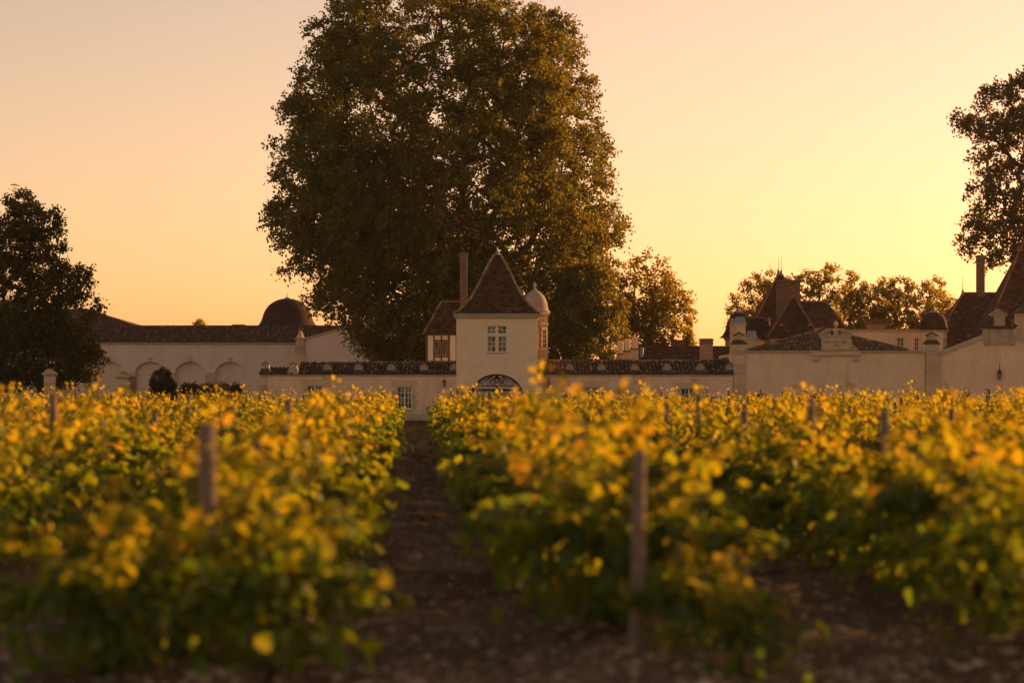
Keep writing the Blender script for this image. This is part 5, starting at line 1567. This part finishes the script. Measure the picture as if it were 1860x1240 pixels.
# long shoots sticking out above the rows
def tall_shoot(k, y, top, n, seed, lean=.1):
    rng = np.random.default_rng(seed)
    x = row_x(k, y); z0 = 1.0
    cp = [np.array([x+lean*t**1.5+.03*math.sin(6*t+seed), y+.03*math.cos(5*t), z0+(top-z0)*t]) for t in np.linspace(0,1,10)]
    o = empty('long_shoot', tuple(cp[0]), {19:'long shoot above the vines left of the aisle, nearest', 28:'tallest long vine shoot, standing before the tower corner', 26:'long vine shoot rising before the inscribed hall', 41:'long vine shoot rising before the right range window', 33:'long slanting vine shoot rising beside the left gate pillar'}[int(y)], 'shoot', 'long vine shoots')
    c = MB(); c.tube(cp, [.008*(1-.06*i) for i in range(10)], 5); c.build('cane', M['cane'], o)
    cp = np.array(cp)
    for i in range(n):
        t = .25+.75*(i+.5)/n; j = min(8, int(t*9)); f = t*9-j
        p = cp[j]*(1-f)+cp[j+1]*f
        a = rng.uniform(0,2*PI); outd = np.array([math.cos(a), math.sin(a), .2])
        d = Vector(outd*.8+np.array([0,0,-.5])+rng.normal(size=3)*.3).normalized(); nn = Vector(outd*.6+np.array([0,0,.7]))
        xx = d.cross(nn).normalized(); zz = xx.cross(d)
        lo = bpy.data.objects.new('leaf', LEAFM[int(rng.integers(2,6))][1]); col.objects.link(lo); lo.parent = o
        m4 = Matrix((xx,d,zz)).transposed().to_4x4(); m4.translation = Vector(p+outd*.04)-Vector(cp[0])
        lo.matrix_local = m4 @ Matrix.Scale(float(rng.uniform(.08,.14)*(1.1-.5*t)), 4)
tall_shoot(0, 28.0, 2.30, 9, 1, -.05); tall_shoot(1, 26.0, 2.22, 9, 2, .05); tall_shoot(1, 41.0, 2.1, 8, 3, .12)
tall_shoot(-1, 19.4, 1.98, 7, 4, -.05); tall_shoot(-2, 33.0, 2.12, 9, 5, .2)

# ------------------------------------------------------------------ posts
def post_mesh(seed):
    rng = random.Random(seed); mb = MB()
    n = 8; rings = []
    zs = [-.3, 0, .25, .5, .75, 1.0]
    prof = [(.068-.005*i+rng.uniform(-.003,.003), z) for i, z in enumerate(zs)]
    mb.lathe(0, 0, prof+[(.020, 1.012)], 9, rng.random()*3)
    return mb.mesh('vineyard_post', M['post'])
POSTM = [post_mesh(i) for i in range(4)]
pcount = {}
special = {0: [(17.1,1.44)], -1: [(17.2,1.58)], 1: [(23.5,1.60),(28.1,1.75)]}
for k in range(-16, 16):
    ys = list(special.get(k, []))
    y = ys[-1][0]+5.6 if ys else 18.5+(k*2.3) % 5
    while y < 127:
        ys.append((y, random.choice([1.38,1.45,1.5,1.55,1.62,1.72]))); y += 5.6+random.uniform(-.5,.5)
    for y, h in ys:
        x = row_x(k, y); px = 930+x*FPX/y
        if not -20 < px < 1880: continue
        pcount[k] = pcount.get(k,0)+1
        zg = float(ground_z(np.array([x]), np.array([y]))[0])
        ob = bpy.data.objects.new('vineyard_post', random.choice(POSTM)); col.objects.link(ob)
        ob.location = (x, y, zg-.02); ob.scale = (1,1,h); ob.rotation_euler = (random.uniform(-.03,.03), random.uniform(-.035,.035), random.random()*6)
        if (k, round(y,1)) == (0, 17.1): ob.rotation_euler = (0, .035, 1)
        if (k, round(y,1)) == (-1, 17.2): ob.scale = (1.35,1.35,h)
        tag(ob, 'weathered wooden post, %s from the front in the %s' % (ordinal(pcount[k]), row_words(k)), 'post', 'vineyard posts')

# ------------------------------------------------------------------ stones and dry grass on the ground
def ico():
    bm = bmesh.new(); bmesh.ops.create_icosphere(bm, subdivisions=1, radius=1)
    v = np.array([q.co[:] for q in bm.verts]); f = np.array([[w.index for w in q.verts] for q in bm.faces]); bm.free()
    return v, f
iv, iff = ico()
def gravel():
    rng = np.random.default_rng(5); vs=[]; fs=[]; ts=[]; n = 0
    for i in range(12000):
        y = 13.2+ (rng.random()**1.6)*45
        x = rng.uniform(-.22,.22)*y
        s_ = rng.uniform(.010,.030) if rng.random() < .9 else rng.uniform(.03,.06)
        z = float(ground_z(np.array([x]), np.array([y]))[0])
        a = rng.uniform(0,2*PI); sc = np.array([1,rng.uniform(.6,1),rng.uniform(.4,.75)])*s_
        v = rot_z(iv*(1+rng.normal(size=(len(iv),1))*.12)*sc, a)+np.array([x,y,z+s_*.2])
        vs.append(v); fs.append(iff+n); ts.append(np.full(len(iff), rng.random())); n += len(v)
    v = np.concatenate(vs); f = np.concatenate(fs)
    o = link('gravel', np_mesh('gravel', v, f.ravel(), np.full(len(f),3), M['pebble'], np.concatenate(ts), True))
    tag(o, 'scattered pale pebbles on the soil of the aisles', 'gravel', None, 'stuff')
gravel()
def dry_grass():
    rng = np.random.default_rng(6)
    P=[];D=[];N=[];S_=[]
    for i in range(420):
        y = 128-rng.random()**1.5*95
        k = rng.choice([-2,-1,-1,-1,0,0]) ; x = aisle_x(y)+rng.normal()*.55 + (k if abs(k) > 1 else 0)*0
        for j in range(14):
            P.append((x+rng.normal()*.07, y+rng.normal()*.07, float(ground_z(np.array([x]),np.array([y]))[0])-.01)); D.append((rng.normal()*.4, rng.normal()*.4, 1)); N.append((rng.normal(), rng.normal(), .1)); S_.append(rng.uniform(.08,.26))
    P=np.array(P);D=np.array(D);N=np.array(N);S_=np.array(S_)
    D=unit(D); Xa=unit(np.cross(D,N))*.008
    v=np.stack([P-Xa,P+Xa,P+D*S_[:,None]],1).reshape(-1,3)
    f=np.arange(len(v)).reshape(-1,3)
    o = link('grass', np_mesh('grass', v, f.ravel(), np.full(len(f),3), M['grass'], rng.random(len(f))))
    tag(o, 'thin dry grass tufts along the bare earth aisle', 'grass', None, 'stuff')
dry_grass()

# ------------------------------------------------------------------ thin evening haze over the vineyard
def haze():
    mb = MB(); mb.box(-160, 160, -12, 420, -1.2, 34)
    m = bpy.data.materials.new('evening_haze'); m.use_nodes = True
    ns, ls = m.node_tree.nodes, m.node_tree.links
    ns.remove(ns['Principled BSDF'])
    v = ns.new('ShaderNodeVolumePrincipled')
    v.inputs['Color'].default_value = (.95, .86, .74, 1)
    v.inputs['Density'].default_value = .00006
    v.inputs['Anisotropy'].default_value = .35
    ls.new(v.outputs[0], ns['Material Output'].inputs['Volume'])
    o = mb.build('haze', m)
    tag(o, 'thin warm evening haze hanging over the vineyard and estate', 'haze', None, 'stuff')
haze()
